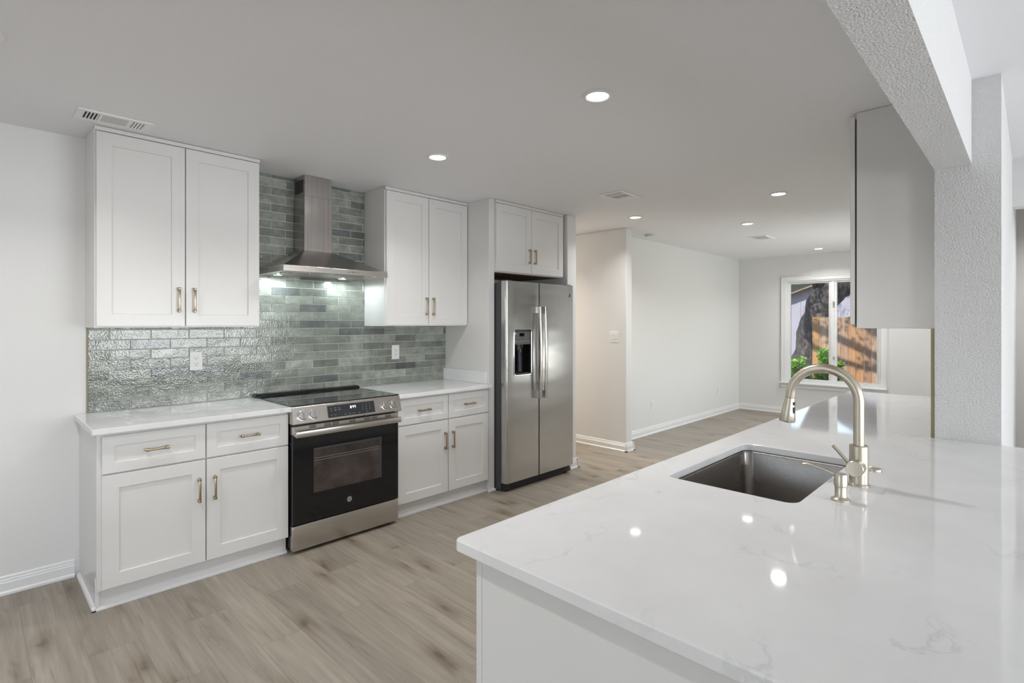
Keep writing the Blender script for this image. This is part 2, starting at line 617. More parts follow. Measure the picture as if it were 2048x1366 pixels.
w = MB().box(4.707, 4.83, -4.2, -1.0, 0, CH).box(4.707, 4.83, -1.0, 0.095, 2.178, CH)
struct('wall_living_east', w, 'wall_paint', 'white wall over the opening at the right edge')
struct('wall_lobby', MB().box(6.0, 6.1, -1.3, 0.095, 0, CH).box(4.83, 6.1, -1.4, -1.3, 0, CH), 'wall_paint')

# baseboards with a stepped top and a shoe moulding
def base_run(mb, p0, p1, nrm):
    """p0, p1 along the wall, nrm points into the room"""
    p0, p1, n = Vector((*p0, 0)), Vector((*p1, 0)), Vector((*nrm, 0))
    prof = [(0, 0), (0.024, 0), (0.024, 0.012), (0.016, 0.02), (0.016, 0.062), (0.012, 0.066), (0.012, 0.075),
            (0.008, 0.079), (0.008, 0.09), (0.003, 0.096), (0, 0.096)]
    vs = [p + n * a + Vector((0, 0, z)) for p in (p0, p1) for a, z in prof]
    k = len(prof)
    fs = [tuple(range(k)), tuple(range(2 * k - 1, k - 1, -1))] + [(i, (i + 1) % k, k + (i + 1) % k, k + i) for i in range(k)]
    mb._new(vs, fs)
m = MB(); base_run(m, (-3.1, YW), (0.425, YW), (0, -1)); struct('baseboard_kitchen', m, 'trim_paint')
m = MB(); base_run(m, (5.105, 7.0), (5.105, 3.2), (-1, 0)); base_run(m, (5.081, 3.224), (5.252, 3.224), (0, -1)); base_run(m, (5.228, 3.2), (5.228, 3.51), (1, 0)); struct('baseboard_hall', m, 'trim_paint')
m = MB(); base_run(m, (4.11, 3.24), (4.247, 3.24), (0, -1)); base_run(m, (4.223, 3.216), (4.223, 7.0), (1, 0)); struct('baseboard_fridge_side', m, 'trim_paint')
m = MB(); base_run(m, (5.228, 3.522), (9.02, 3.522), (0, -1)); struct('baseboard_dining', m, 'trim_paint')
m = MB(); base_run(m, (9.033, 3.51), (9.033, 0.33), (-1, 0)); struct('baseboard_far', m, 'trim_paint')

# ------------------------------------------------------------------ the windows
def pane_x(name, x, y0, y1, z0, z1, parent):
    return MB().box(x - 0.003, x + 0.003, y0, y1, z0, z1).build(name, 'window_glass', parent)

win = thing('window_1', 'white two-sash casement window with view of a tree and fence', None, (9.03, 2.16, 0.5))
win['kind'] = 'structure'
def ring_x(mb, x0, x1, y0, y1, z0, z1, wd, wz=None, bev=0.002):
    wz = wz or wd
    mb.box(x0, x1, y0, y0 + wd, z0, z1, bev).box(x0, x1, y1 - wd, y1, z0, z1, bev)
    mb.box(x0, x1, y0 + wd, y1 - wd, z0, z0 + wz, bev).box(x0, x1, y0 + wd, y1 - wd, z1 - wz, z1, bev)
m = MB(); ring_x(m, 9.013, 9.034, 1.475, 2.845, 0.50, 2.147, 0.062)
ring_x(m, 9.007, 9.034, 1.47, 2.85, 0.50, 2.152, 0.012)
m.build('window_casing', 'trim_paint', win)
MB().box(8.965, 9.04, 1.455, 2.875, 0.482, 0.503, 0.004).build('window_sill', 'trim_paint', win)
MB().box(9.014, 9.033, 1.475, 2.85, 0.415, 0.482, 0.003).build('window_apron', 'trim_paint', win)
m = MB(); ring_x(m, 9.03, 9.14, WY0, WY1, WZ0, WZ1, 0.028)
m.box(9.045, 9.14, 2.118, 2.168, WZ0, WZ1, 0.002)
m.build('window_frame', 'window_vinyl', win)
for y0, y1 in ((1.56, 2.12), (2.166, 2.76)):
    m = MB(); ring_x(m, 9.06, 9.10, y0, y1, 0.53, 2.065, 0.03)
    s = m.build('window_sash', 'window_vinyl', win)
    pane_x('window_pane', 9.08, y0 + 0.028, y1 - 0.028, 0.556, 2.04, s)
m = MB().box(9.035, 9.062, 2.118, 2.136, 1.66, 1.75, 0.003).box(9.028, 9.045, 2.122, 2.132, 1.70, 1.735, 0.002)
m.build('sash_latch', 'chrome', win)
m = MB().box(9.03, 9.06, 1.60, 1.74, 0.508, 0.522, 0.003); m.tube([(9.04, 1.64, 0.522), (9.03, 1.66, 0.545), (9.015, 1.72, 0.54)], 0.006, 8)
m.build('crank_handle', 'chrome', win)
m = MB().box(9.035, 9.055, 2.115, 2.135, 0.88, 0.93, 0.003)
m.build('sash_latch', 'chrome', win)

def hidden_window(n, axis, a, u0, u1, z0, z1, label):
    t = thing('window_%d' % n, label, None, (a, (u0 + u1) / 2, z0) if axis == 'X' else ((u0 + u1) / 2, a, z0))
    t['kind'] = 'structure'
    m = MB(); g = MB()
    um = (u0 + u1) / 2
    def bx(mb, b0, b1, c0, c1, d0, d1):
        if axis == 'X': mb.box(b0, b1, c0, c1, d0, d1, 0.002)
        else: mb.box(c0, c1, b0, b1, d0, d1, 0.002)
    for c0, c1, d0, d1 in ((u0, u0 + .05, z0, z1), (u1 - .05, u1, z0, z1), (um - .03, um + .03, z0, z1), (u0, u1, z0, z0 + .05), (u0, u1, z1 - .05, z1)):
        bx(m, a - .03, a + .03, c0, c1, d0, d1)
    m.build('window_frame', 'window_vinyl', t)
    bx(g, a - .003, a + .003, u0 + .04, u1 - .04, z0 + .04, z1 - .04)
    g.build('window_pane', 'window_glass', t)
hidden_window(2, 'Y', -4.25, 1.45, 4.35, 0.1, 2.12, 'white patio door behind the camera')
hidden_window(3, 'Y', -4.25, -2.3, 0.3, 0.5, 2.1, 'wide living window behind the camera')
hidden_window(4, 'X', -3.15, 0.5, 2.7, 0.75, 2.05, 'unseen side window left of the camera, added for side light')
hidden_window(5, 'Y', 0.15, 6.2, 8.25, 0.7, 2.1, 'dining window hidden behind the wall cabinet')

# ------------------------------------------------------------------ tile backsplash
def backsplash():
    t = thing('tile_backsplash', 'grey-green glazed brick tile backsplash between counters, hood and wall cabinets', 'backsplash', (1.78, YW, 0.914))
    g = MB()
    g.box(0.484, 3.084, YW - 0.006, YW - 0.0002, 0.9145, 1.404).box(1.3205, 2.2515, YW - 0.006, YW - 0.0002, 1.404, CH - 0.001)
    g.build('grout_bed', 'grout', t)
    bm = bmesh.new()
    lay = bm.loops.layers.float_color.new('tile_tone')
    rnd = random.Random(21)
    pz, px, gap = 0.0595, 0.2065, 0.003
    z = 0.9165
    row = 0
    pal = [(0.235, 0.258, 0.225), (0.255, 0.278, 0.242), (0.205, 0.222, 0.195), (0.290, 0.312, 0.275), (0.24, 0.262, 0.228), (0.270, 0.292, 0.255), (0.160, 0.178, 0.172), (0.310, 0.332, 0.295)]
    while z < CH:
        z1 = min(z + pz - gap, CH - 0.001)
        if z1 < 1.404:
            spans = [(0.484, 3.084, z1)]
        elif z < 1.404:
            spans = [(0.484, 1.3205, 1.4035), (1.3205, 2.2515, z1), (2.2515, 3.084, 1.4035)]
        else:
            spans = [(1.3205, 2.2515, z1)]
        x = 0.583 - px * 4 if row % 2 else 0.686 - px * 4
        xs0 = x
        ztop = z1
        for xa, xb, z1 in spans:
          x = xs0
          while x < xb:
            x0, x1 = max(x + gap / 2, xa), min(x + px - gap / 2, xb)
            if x1 - x0 > 0.008:
                c = rnd.choice(pal)
                k = rnd.uniform(0.80, 1.08)
                if rnd.random() < 0.07:
                    k *= 0.62
                c = tuple(v * k for v in c)
                vs = []
                y0, y1, e = YW - 0.005, YW - 0.0105, 0.0018
                jy = rnd.uniform(-0.0006, 0.0006); ty = [rnd.uniform(-0.0005, 0.0005) for _ in range(4)]
                for (a, b) in ((x0, z), (x1, z), (x1, z1), (x0, z1)):
                    vs.append(bm.verts.new((a, y0, b)))
                for i, (a, b) in enumerate(((x0 + e * .4, z + e * .4), (x1 - e * .4, z + e * .4), (x1 - e * .4, z1 - e * .4), (x0 + e * .4, z1 - e * .4))):
                    vs.append(bm.verts.new((a, y1 + 0.0012 + jy + ty[i], b)))
                for i, (a, b) in enumerate(((x0 + e, z + e), (x1 - e, z + e), (x1 - e, z1 - e), (x0 + e, z1 - e))):
                    vs.append(bm.verts.new((a, y1 + jy + ty[i], b)))
                fs = [(8, 9, 10, 11)]
                for q in (0, 4):
                    fs += [(q + i, q + (i + 1) % 4, q + 4 + (i + 1) % 4, q + 4 + i) for i in range(4)]
                for ff in fs:
                    fc = bm.faces.new([vs[i] for i in ff])
                    for l in fc.loops:
                        l[lay] = (*c, 1)
            x += px
        z += pz
        row += 1
    mb = MB(); mb.bm.free(); mb.bm = bm
    mb.build('glazed_tiles', 'glazed_tile', t)
    MB().box(0.478, 0.484, YW - 0.012, YW, 0.914, 1.405).build('edge_trim', 'tile_edge_gold', t, label='thin gold metal tile edge strip')
backsplash()
o = MB().box(3.0445, 3.12, 0.318, 0.33, 0.915, 1.405).build('tile_edge_trim', 'tile_edge_gold')
tag(o, 'gold tile edge strip beside the white wall end on the peninsula', 'trim strip')

# ------------------------------------------------------------------ cabinet helpers
def shaker(name, parent, x0, x1, z0, z1, yf, rail=0.062, rec=0.009, th=0.02, sgn=1, mat='cabinet_white'):
    """door or drawer front facing -Y (sgn=1) or +Y (sgn=-1), outer face at yf"""
    mb = MB()
    bm = mb.bm
    def ring(d, y):
        return [bm.verts.new(v) for v in ((x0 + d, y, z0 + d), (x1 - d, y, z0 + d), (x1 - d, y, z1 - d), (x0 + d, y, z1 - d))]
    e = 0.0018
    rs = [ring(0, yf + sgn * th), ring(0, yf + sgn * e), ring(e, yf), ring(rail, yf), ring(rail + 0.0015, yf + sgn * 0.001), ring(rail + 0.003, yf + sgn * rec), ]
    for a, b in zip(rs, rs[1:]):
        for i in range(4):
            bm.faces.new((a[i], a[(i + 1) % 4], b[(i + 1) % 4], b[i]))
    bm.faces.new(rs[0]); bm.faces.new(rs[-1])
    return mb.build(name, mat, parent)

def pull_v(parent, x, z0, z1, y, sgn=1):
    m = MB()
    o = y - sgn * 0.030
    w = 0.0055
    for z in (z0 + 0.008, z1 - 0.008):
        ya, yb = sorted((y, o + sgn * 0.004))
        m.box(x - 0.0065, x + 0.0065, *sorted((y, y - sgn * 0.007)), z - 0.010, z + 0.010, 0.002)
        m.box(x - 0.005, x + 0.005, ya, yb, z - 0.006, z + 0.006, 0.0015)
    m.box(x - w, x + w, *sorted((o, o + sgn * 0.009)), z0, z1, 0.003)
    m.box(x - 0.007, x + 0.007, *sorted((o - sgn * .001, o + sgn * 0.011)), z0, z0 + 0.012, 0.002)
    m.box(x - 0.007, x + 0.007, *sorted((o - sgn * .001, o + sgn * 0.011)), z1 - 0.012, z1, 0.002)
    return m.build('pull_handle', 'champagne_bronze', parent, smooth=True)

def pull_h(parent, x0, x1, z, y, sgn=1):
    m = MB()
    o = y - sgn * 0.030
    for x in (x0 + 0.008, x1 - 0.008):
        m.box(x - 0.010, x + 0.010, *sorted((y, y - sgn * 0.007)), z - 0.0065, z + 0.0065, 0.002)
        m.box(x - 0.006, x + 0.006, *sorted((y, o + sgn * 0.004)), z - 0.005, z + 0.005, 0.0015)
    m.box(x0, x1, *sorted((o, o + sgn * 0.009)), z - 0.0055, z + 0.0055, 0.003)
    for a, b in ((x0, x0 + 0.012), (x1 - 0.012, x1)):
        m.box(a, b, *sorted((o - sgn * .001, o + sgn * 0.011)), z - 0.007, z + 0.007, 0.002)
    return m.build('pull_handle', 'champagne_bronze', parent, smooth=True)

YD = 3.285      # base door faces
def base_cabinet(name, label, x0, x1, doors, end_left=False):
    t = thing(name, label, 'cabinet', ((x0 + x1) / 2, 3.6, 0))
    b = MB()
    b.box(x0, x1, YD + 0.021, YW - 0.001, 0.10, 0.884, 0.001, 1)
    b.build('cabinet_body', 'cabinet_white', t)
    k = MB().box(x0 + 0.001, x1 - 0.001, 3.336, YW - 0.001, 0.0, 0.0995)
    if end_left:
        k.box(x0 - 0.004, x0 + 0.014, 3.322, 3.34, 0.0, 0.16, 0.001, 1)
    k.build('toe_kick', 'cabinet_white', t)
    s = MB()
    s.prism([(3.336, 0), (3.318, 0), (3.318, 0.006), (3.322, 0.014), (3.328, 0.018), (3.336, 0.02)], 'X', x0 - (0.016 if end_left else 0), x1)
    if end_left:
        s.prism([(x0, 0), (x0 - 0.016, 0), (x0 - 0.016, 0.006), (x0 - 0.012, 0.014), (x0 - 0.007, 0.018), (x0, 0.02)], 'Y', 3.318, YW - 0.02)
    s.build('shoe_moulding', 'trim_paint', t)
    for i, (a, c) in enumerate(doors):
        d = shaker('drawer_front', t, a, c, 0.681, 0.868, YD, 0.05)
        mid = (a + c) / 2
        pull_h(d, mid - 0.052, mid + 0.052, 0.776, YD)
        d = shaker('door', t, a, c, 0.109, 0.673, YD, 0.068)
        px = c - 0.034 if i == 0 else a + 0.038
        pull_v(d, px, 0.447, 0.577, YD)
    return t
base_cabinet('base_cabinet', 'white shaker base cabinet left of the range, two drawers over two doors', 0.447, 1.392, [(0.466, 0.926), (0.932, 1.386)], True)
base_cabinet('base_cabinet', 'white shaker base cabinet between the range and the refrigerator', 2.166, 3.084, [(2.180, 2.642), (2.648, 3.078)])

def slab(name, label, x0, x1, y0, y1):
    o = MB().box(x0, x1, y0, y1, 0.885, 0.914, 0.003).build(name, 'quartz', None, ((x0 + x1) / 2, (y0 + y1) / 2, 0.885))
    return tag(o, label, 'countertop')
slab('countertop', 'white quartz countertop on the base cabinet left of the range', 0.422, 1.3925, 3.248, YW - 0.011)
slab('countertop', 'white quartz countertop on the base cabinet right of the range', 2.1605, 3.083, 3.248, YW - 0.011)
o = MB().box(3.058, 3.084, 3.31, YW - 0.012, 0.9145, 1.018, 0.002).build('side_splash', 'quartz', None, (3.07, 3.6, 0.9145))
tag(o, 'short quartz side splash against the tall refrigerator panel', 'side splash')

# ------------------------------------------------------------------ wall cabinets
def wall_cabinet(label, x0, x1, z0, z1, yfr, doors, pulls, under='cabinet_white', name='wall_cabinet'):
    t = thing(name, label, 'cabinet', ((x0 + x1) / 2, YW, z0))
    b = MB().box(x0, x1, yfr, YW - 0.001, z0, z1, 0.001, 1)
    b.build('cabinet_body', 'cabinet_white', t)
    if under != 'cabinet_white':
        MB().box(x0 + 0.015, x1 - 0.015, yfr + 0.02, YW - 0.01, z0 - 0.003, z0).build('cabinet_underside', under, t, label='raw brown wood underside')
    MB().box(x0 - 0.001, x1, yfr - 0.021, yfr, z1 - 0.024, CH - 0.003, 0.002).build('top_moulding', 'cabinet_white', t)
    zt = z1 - 0.028
    for (a, c), (hx, h0, h1) in zip(doors, pulls):
        d = shaker('door', t, a, c, z0 + 0.008, zt, yfr - 0.021, 0.066)
        pull_v(d, hx, h0, h1, yfr - 0.021)
    return t
wall_cabinet('tall white shaker wall cabinet left of the range hood', 0.474, 1.320, 1.405, CH - 0.001, 3.58,
             [(0.481, 0.895), (0.900, 1.315)], [(0.862, 1.495, 1.637), (0.942, 1.495, 1.637)])
wall_cabinet('tall white shaker wall cabinet right of the range hood', 2.252, 3.083, 1.405, CH - 0.001, 3.58,
             [(2.259, 2.660), (2.665, 3.078)], [(2.632, 1.495, 1.637), (2.700, 1.495, 1.637)])
wall_cabinet('short white wall cabinet above the refrigerator', 3.150, 4.060, 1.868, CH - 0.001, 3.29,
             [(3.155, 3.598), (3.603, 4.056)], [(3.565, 1.965, 2.095), (3.638, 1.965, 2.095)], 'raw_plywood')
t = thing('refrigerator_surround', 'tall white panel between the right countertop and the refrigerator', 'panel', (3.1, 3.6, 0))
MB().box(3.085, 3.104, 3.29, YW - 0.001, 0, CH - 0.001).build('side_panel', 'cabinet_white', t)
MB().box(3.104, 3.148, 3.29, 3.31, 0, CH - 0.001, 0.001).build('front_stile', 'cabinet_white', t)
MB().box(3.075, 3.155, 3.276, 3.29, 0, 0.02, 0.003).build('shoe_block', 'trim_paint', t)

# the wall cabinet seen end-on at the right, behind the wall end
t = thing('wall_cabinet', 'white wall cabinet seen end-on over the peninsula, right side of the photo', 'cabinet', (3.6, 0.32, 1.405))
MB().box(3.125, 4.65, 0.3185, 0.632, 1.405, CH - 0.001, 0.001, 1).build('cabinet_body', 'cabinet_white', t)
MB().box(3.118, 3.125, 0.3185, 0.632, 1.405, CH - 0.002, 0.001, 1).build('end_panel', 'cabinet_white', t)
for a, c in ((3.118, 3.50), (3.504, 3.88), (3.884, 4.26), (4.264, 4.648)):
    d = shaker('door', t, a, c, 1.425, CH - 0.022, 0.660, 0.062, sgn=-1)
    pull_v(d, c - 0.035, 1.50, 1.64, 0.660, -1)
MB().box(3.13, 4.64, 0.632, 0.640, 1.41, CH - 0.03).build('door_gap_shade', 'cabinet_dark_gap', t)  # dark strip paints the shade in the gap between doors and frame

# ------------------------------------------------------------------ range
def make_range():
    t = thing('electric_range', 'stainless slide-in electric range with black glass oven door', 'range', (1.776, 3.55, 0))
    x0, x1 = 1.396, 2.157
    b = MB().box(x0 + 0.004, x1 - 0.004, 3.285, 3.84, 0.03, 0.905, 0.002)
    b.build('range_body', 'black_plastic', t)
    for x in (x0 + 0.05, x1 - 0.05):
        for y in (3.33, 3.78):
            MB().lathe((x, y, 0.0), [(0.018, 0), (0.018, 0.012), (0.010, 0.014), (0.010, 0.035)], 16).build('levelling_foot', 'black_plastic', t)
    MB().box(x0, x1, 3.246, 3.284, 0.022, 0.176, 0.004).build('storage_drawer', 'steel_range', t, smooth=True)
    d = MB().box(x0, x1, 3.247, 3.284, 0.181, 0.738, 0.003).build('oven_door', 'black_gloss', t)
    # window in the door
    w = MB().box(1.530, 2.020, 3.2460, 3.2475, 0.358, 0.640, 0.0006, 1)
    wo = w.build('oven_window', 'oven_window', d)
    m = MB()
    m.box(1.530, 2.020, 3.2452, 3.2462, 0.628, 0.640).box(2.006, 2.020, 3.2452, 3.2462, 0.358, 0.628)
    m.build('window_border', 'dark_grey_paint', d)
    r_ = MB()
    for z in (0.575, 0.56, ):
        r_.box(1.535, 2.0, 3.2450, 3.2458, z, z + 0.0015)
    r_.build('oven_rack', 'print_grey', d)
    # steel top rail of the door with vent slots
    m = MB().box(x0, x1, 3.246, 3.284, 0.7385, 0.792, 0.003)
    m.build('door_top_rail', 'steel_range', d)
    for xa in (1.50, 1.60, 1.655, 1.775, 1.885, 1.94, 2.05):
        for z in (0.772, 0.781):
            MB().box(xa, xa + 0.045, 3.2445, 3.2465, z, z + 0.0045).build('vent_slot', 'black_plastic', d)
    # handle: wide flat bar
    m = MB()
    m.box(x0 + 0.004, x1 - 0.004, 3.200, 3.214, 0.728, 0.766, 0.004)
    m.box(x0 + 0.004, x0 + 0.030, 3.212, 3.248, 0.732, 0.762, 0.003).box(x1 - 0.030, x1 - 0.004, 3.212, 3.248, 0.732, 0.762, 0.003)
    m.build('door_handle', 'steel_range', d, smooth=True)
    # emblem: ring and letters
    e = MB()
    e.lathe((1.776, 3.2465, 0.262), [(0.0155, -0.0016), (0.0175, -0.0016), (0.0175, 0.0), (0.0155, 0.0)], 40, 'Y')
    e.lathe((1.776, 3.2465, 0.262), [(0.0001, 0.0), (0.0178, 0.0), (0.0178, -0.0008), (0.0001, -0.0008)], 40, 'Y')
    eo = e.build('emblem', 'chrome', d, label='round silver emblem')
    ring = MB()
    ring.tube([(1.776 + 0.0145 * math.cos(a), 3.2450, 0.262 + 0.0145 * math.sin(a)) for a in [i * math.pi / 20 for i in range(41)]], 0.0006, 6)
    ring.build('emblem_ring', 'black_plastic', eo)
    text_mesh('emblem_letters', 'GE', 0.0175, eo, (1.776, 3.2452, 0.262), FACE @ Matrix.Shear('XY', 2, (0.25, 0)).to_3x3() if False else FACE, 'black_plastic')
    # control panel, leaning back
    yb, yt, zb, zt = 3.222, 3.250, 0.806, 0.913
    cp = MB().prism([(yb, zb), (yb - 0.003, zb + 0.006), (yt - 0.004, zt - 0.004), (yt, zt), (3.30, zt), (3.30, zb)], 'X', x0 - 0.006, x1 + 0.010)
    cpo = cp.build('control_panel', 'steel_range', t, bevel=0.002)
    ty = (yt - 0.004 - (yb - 0.003)) / ((zt - 0.004) - (zb + 0.006))
    ang = math.atan(ty)
    def P(x, h, out=0.0):   # a point on the slanted face, h up along it
        y = (yb - 0.003) + math.sin(ang) * h - math.cos(ang) * out
        z = (zb + 0.006) + math.cos(ang) * h + math.sin(ang) * out
        return (x, y, z)
    def plate(mb, xa, xb, h0, h1, o0, o1):
        vs = [P(x, h, o) for x in (xa, xb) for h in (h0, h1) for o in (o0, o1)]
        mb._new(vs, [(0, 1, 3, 2), (4, 6, 7, 5), (0, 4, 5, 1), (2, 3, 7, 6), (0, 2, 6, 4), (1, 5, 7, 3)])
    dm = MB(); plate(dm, 1.616, 1.955, 0.010, 0.088, 0.0, 0.0015)
    dsp = dm.build('display_panel', 'display_glass', cpo, label='dark glass touch panel with the clock')
    MATROT = Matrix.Rotation(-ang, 3, 'X') @ FACE
    # clock digits 8:44
    seg = {'8': 'abcdefg', '4': 'bcfg'}
    dg = MB()
    def digit(ch, x, h, w=0.0085, ht=0.017, s=0.0018):
        mid = ht / 2
        R_ = {'a': (x, x + w, h + ht - s, h + ht), 'd': (x, x + w, h, h + s), 'g': (x, x + w, h + mid - s / 2, h + mid + s / 2),
              'f': (x, x + s, h + mid, h + ht), 'e': (x, x + s, h, h + mid), 'b': (x + w - s, x + w, h + mid, h + ht), 'c': (x + w - s, x + w, h, h + mid)}
        for k in seg[ch]:
            plate(dg, *R_[k], 0.0016, 0.0022)
    digit('8', 1.775, 0.056); digit('4', 1.792, 0.056); digit('4', 1.806, 0.056)
    plate(dg, 1.7865, 1.7885, 0.060, 0.062, 0.0016, 0.0022); plate(dg, 1.7865, 1.7885, 0.067, 0.069, 0.0016, 0.0022)
    dg.build('clock_digits', 'screen_digits', dsp, label='lit pale blue clock digits')
    pr = MB()
    for x, h in ((1.64, .068), (1.668, .070), (1.695, .068), (1.64, .054), (1.670, .054), (1.697, .054), (1.64, .026), (1.666, .026), (1.735, .021), (1.765, .021), (1.800, .020), (1.835, .021)):
        plate(pr, x - 0.007, x + 0.007, h, h + 0.0016, 0.0016, 0.0019)
        if x in (1.670, 1.697): plate(pr, x - 0.007, x + 0.007, h + 0.004, h + 0.0056, 0.0016, 0.0019)
    plate(pr, 1.782, 1.783, 0.018, 0.026, 0.0016, 0.0019)
    pr.build('panel_markings', 'print_grey', dsp)
    kz = list('123456789') + ['0']
    for i, ch in enumerate(kz):
        r, c = (i // 3, i % 3) if i < 9 else (3, 1)
        text_mesh('key_number', ch, 0.0075, dsp, P(1.866 + c * 0.027, 0.072 - r * 0.0165, 0.0017), MATROT, 'print_white', 0.0001)
    for xk in (1.450, 1.522, 2.040, 2.104):
        c0 = Vector(P(xk, 0.046, 0)); nrm = Vector((0, -math.cos(ang), math.sin(ang)))
        k = MB()
        k.tube([c0, c0 + nrm * 0.006, c0 + nrm * 0.007], [0.0325, 0.0325, 0.029], 32)
        k.tube([c0 + nrm * 0.006, c0 + nrm * 0.022, c0 + nrm * 0.025], [0.0285, 0.0275, 0.025], 32)
        ko = k.build('knob', 'steel_knob', cpo, smooth=True, label='round steel burner knob')
        up = Vector((0, math.sin(ang), math.cos(ang)))
        g = MB()
        a, b2 = c0 + nrm * 0.025, c0 + nrm * 0.033
        vs = []
        for base in (a, b2):
            for sx in (-0.005, 0.005):
                for su in (-0.0245, 0.0245):
                    vs.append(base + Vector((sx, 0, 0)) + up * su)
        g._new(vs, [(0, 1, 3, 2), (4, 6, 7, 5), (0, 4, 5, 1), (2, 3, 7, 6), (0, 2, 6, 4), (1, 5, 7, 3)])
        g.build('grip_bar', 'steel_hood', ko, bevel=0.0015)
        mk = MB(); plate(mk, xk - 0.0015, xk + 0.0015, 0.082, 0.086, 0.0, 0.0004)
        mk.build('position_mark', 'black_plastic', cpo)
    # cooktop
    MB().box(x0 - 0.008, x1 + 0.010, 3.252, 3.80, 0.9145, 0.921, 0.002).build('cooktop', 'cooktop_glass', t)
    m = MB()
    for cx, cy, r in ((1.60, 3.42, .105), (1.97, 3.42, .105), (1.60, 3.66, .075), (1.97, 3.66, .085), (1.785, 3.70, .055)):
        m.tube([(cx + r * math.cos(a), cy + r * math.sin(a), 0.9211) for a in [i * math.pi / 24 for i in range(49)]], 0.0006, 4)
    m.build('burner_ring', 'dark_grey_paint', t)
    m = MB().prism([(3.795, 0.921), (3.800, 0.930), (3.812, 0.937), (3.830, 0.939), (3.866, 0.939), (3.866, 0.915), (3.795, 0.915)], 'X', x0 - 0.010, x1 + 0.008)
    m.build('rear_vent_trim', 'black_gloss', t, bevel=0.002)
    m = MB()
    for i in range(5):
        m.box(x0 - 0.0005, x0 + 0.0045, 3.262, 3.266, 0.742 + i * 0.009, 0.747 + i * 0.009)
    m.build('side_vent', 'vent_shadow', t)
make_range()

# ------------------------------------------------------------------ range hood
def make_hood():
    t = thing('range_hood', 'stainless steel chimney range hood on the tiled wall', 'range hood', (1.776, YW - 0.012, 1.763))
    x0, x1, yf, yb = 1.397, 2.155, 3.382, YW - 0.012
    zb, zt, zc = 1.763, 1.801, 1.944
    cx0, cx1, cyf = 1.671, 1.881, 3.69
    m = MB()
    # canopy: four sloping sides
    a = [(x0, yf + 0.003, zt), (x1, yf + 0.003, zt), (x1, yb, zt), (x0, yb, zt)]
    b = [(cx0 - .004, cyf - .004, zc), (cx1 + .004, cyf - .004, zc), (cx1 + .004, yb, zc), (cx0 - .004, yb, zc)]
    m._new(a + b, [(3, 2, 1, 0), (4, 5, 6, 7)] + [(i, (i + 1) % 4, 4 + (i + 1) % 4, 4 + i) for i in range(4)])
    m.build('canopy', 'steel_hood', t, bevel=0.002)
    m = MB()
    m.box(x0, x1, yf, yf + 0.012, zb, zt).box(x0, x0 + 0.012, yf + 0.012, yb, zb, zt).box(x1 - 0.012, x1, yf + 0.012, yb, zb, zt)
    m.build('canopy_band', 'steel_range', t, bevel=0.0015)
    m = MB().box(x0 + 0.012, x1 - 0.012, yf + 0.012, yb, zb + 0.006, zb + 0.012)
    m.build('underside_plate', 'steel_range', t)
    for xa, xb in ((1.47, 1.772), (1.782, 2.08)):
        m = MB().box(xa, xb, yf + 0.04, 3.63, zb + 0.001, zb + 0.006, 0.001)
        for i in range(9):
            y = yf + 0.052 + i * 0.021
            m.box(xa + 0.01, xb - 0.01, y, y + 0.009, zb - 0.001, zb + 0.002)
        m.build('grease_filter', 'steel_hood', t)
    for lx in (1.512, 1.995):
        m = MB().lathe((lx, 3.76, zb), [(0.0005, 0.004), (0.028, 0.004), (0.028, 0.0045), (0.0005, 0.0045)], 24)
        l = m.build('hood_lamp', 'hood_lamp_glass', t, label='lit cool white lamp')
        m = MB().lathe((lx, 3.76, zb), [(0.028, 0.006), (0.028, 0.001), (0.034, 0.001), (0.034, 0.006)], 24)
        m.build('lamp_ring', 'chrome', l)
        d = bpy.data.lights.new('hood_lamp_light', 'SPOT')
        d.energy = 3.2; d.color = (0.86, 0.98, 1.0); d.spot_size = R(179); d.spot_blend = 0.1; d.shadow_soft_size = 0.022
        lo = bpy.data.objects.new('hood_lamp_light', d)
        COL.objects.link(lo)
        lo.parent = t
        lo.location = Vector((lx, 3.76, zb - 0.026)) - org(t)
    m = MB().box(cx0, cx1, cyf, yb, zc, 2.335)
    m.build('chimney_lower', 'steel_hood', t, bevel=0.002)
    cu = MB().box(cx0 + 0.004, cx1 - 0.004, cyf + 0.004, yb, 2.335, CH - 0.002).build('chimney_upper', 'steel_hood', t, bevel=0.002)
    m = MB().box(cx0 + 0.0025, cx0 + 0.0045, 3.72, 3.85, 2.365, 2.455)
    m.build('vent_grille', 'vent_shadow', cu)
    m = MB()
    for i in range(7):
        m.box(cx0 + 0.001, cx0 + 0.004, 3.722, 3.848, 2.371 + i * 0.012, 2.375 + i * 0.012)
    m.build('grille_slats', 'dark_grey_paint', cu)
    for i in range(5):
        x = 1.836 + i * 0.020
        MB().lathe((x, yf, 1.782), [(0.0001, -0.003), (0.0045, -0.003), (0.0055, -0.001), (0.0055, 0.001)], 16, 'Y').build('push_button', 'chrome', t, smooth=True)
    MB().cyl((1.60, 3.45, zb + 0.006), (1.60, 3.45, zb - 0.008), 0.006, 0.004, 12).build('filter_catch', 'chrome', t)
make_hood()

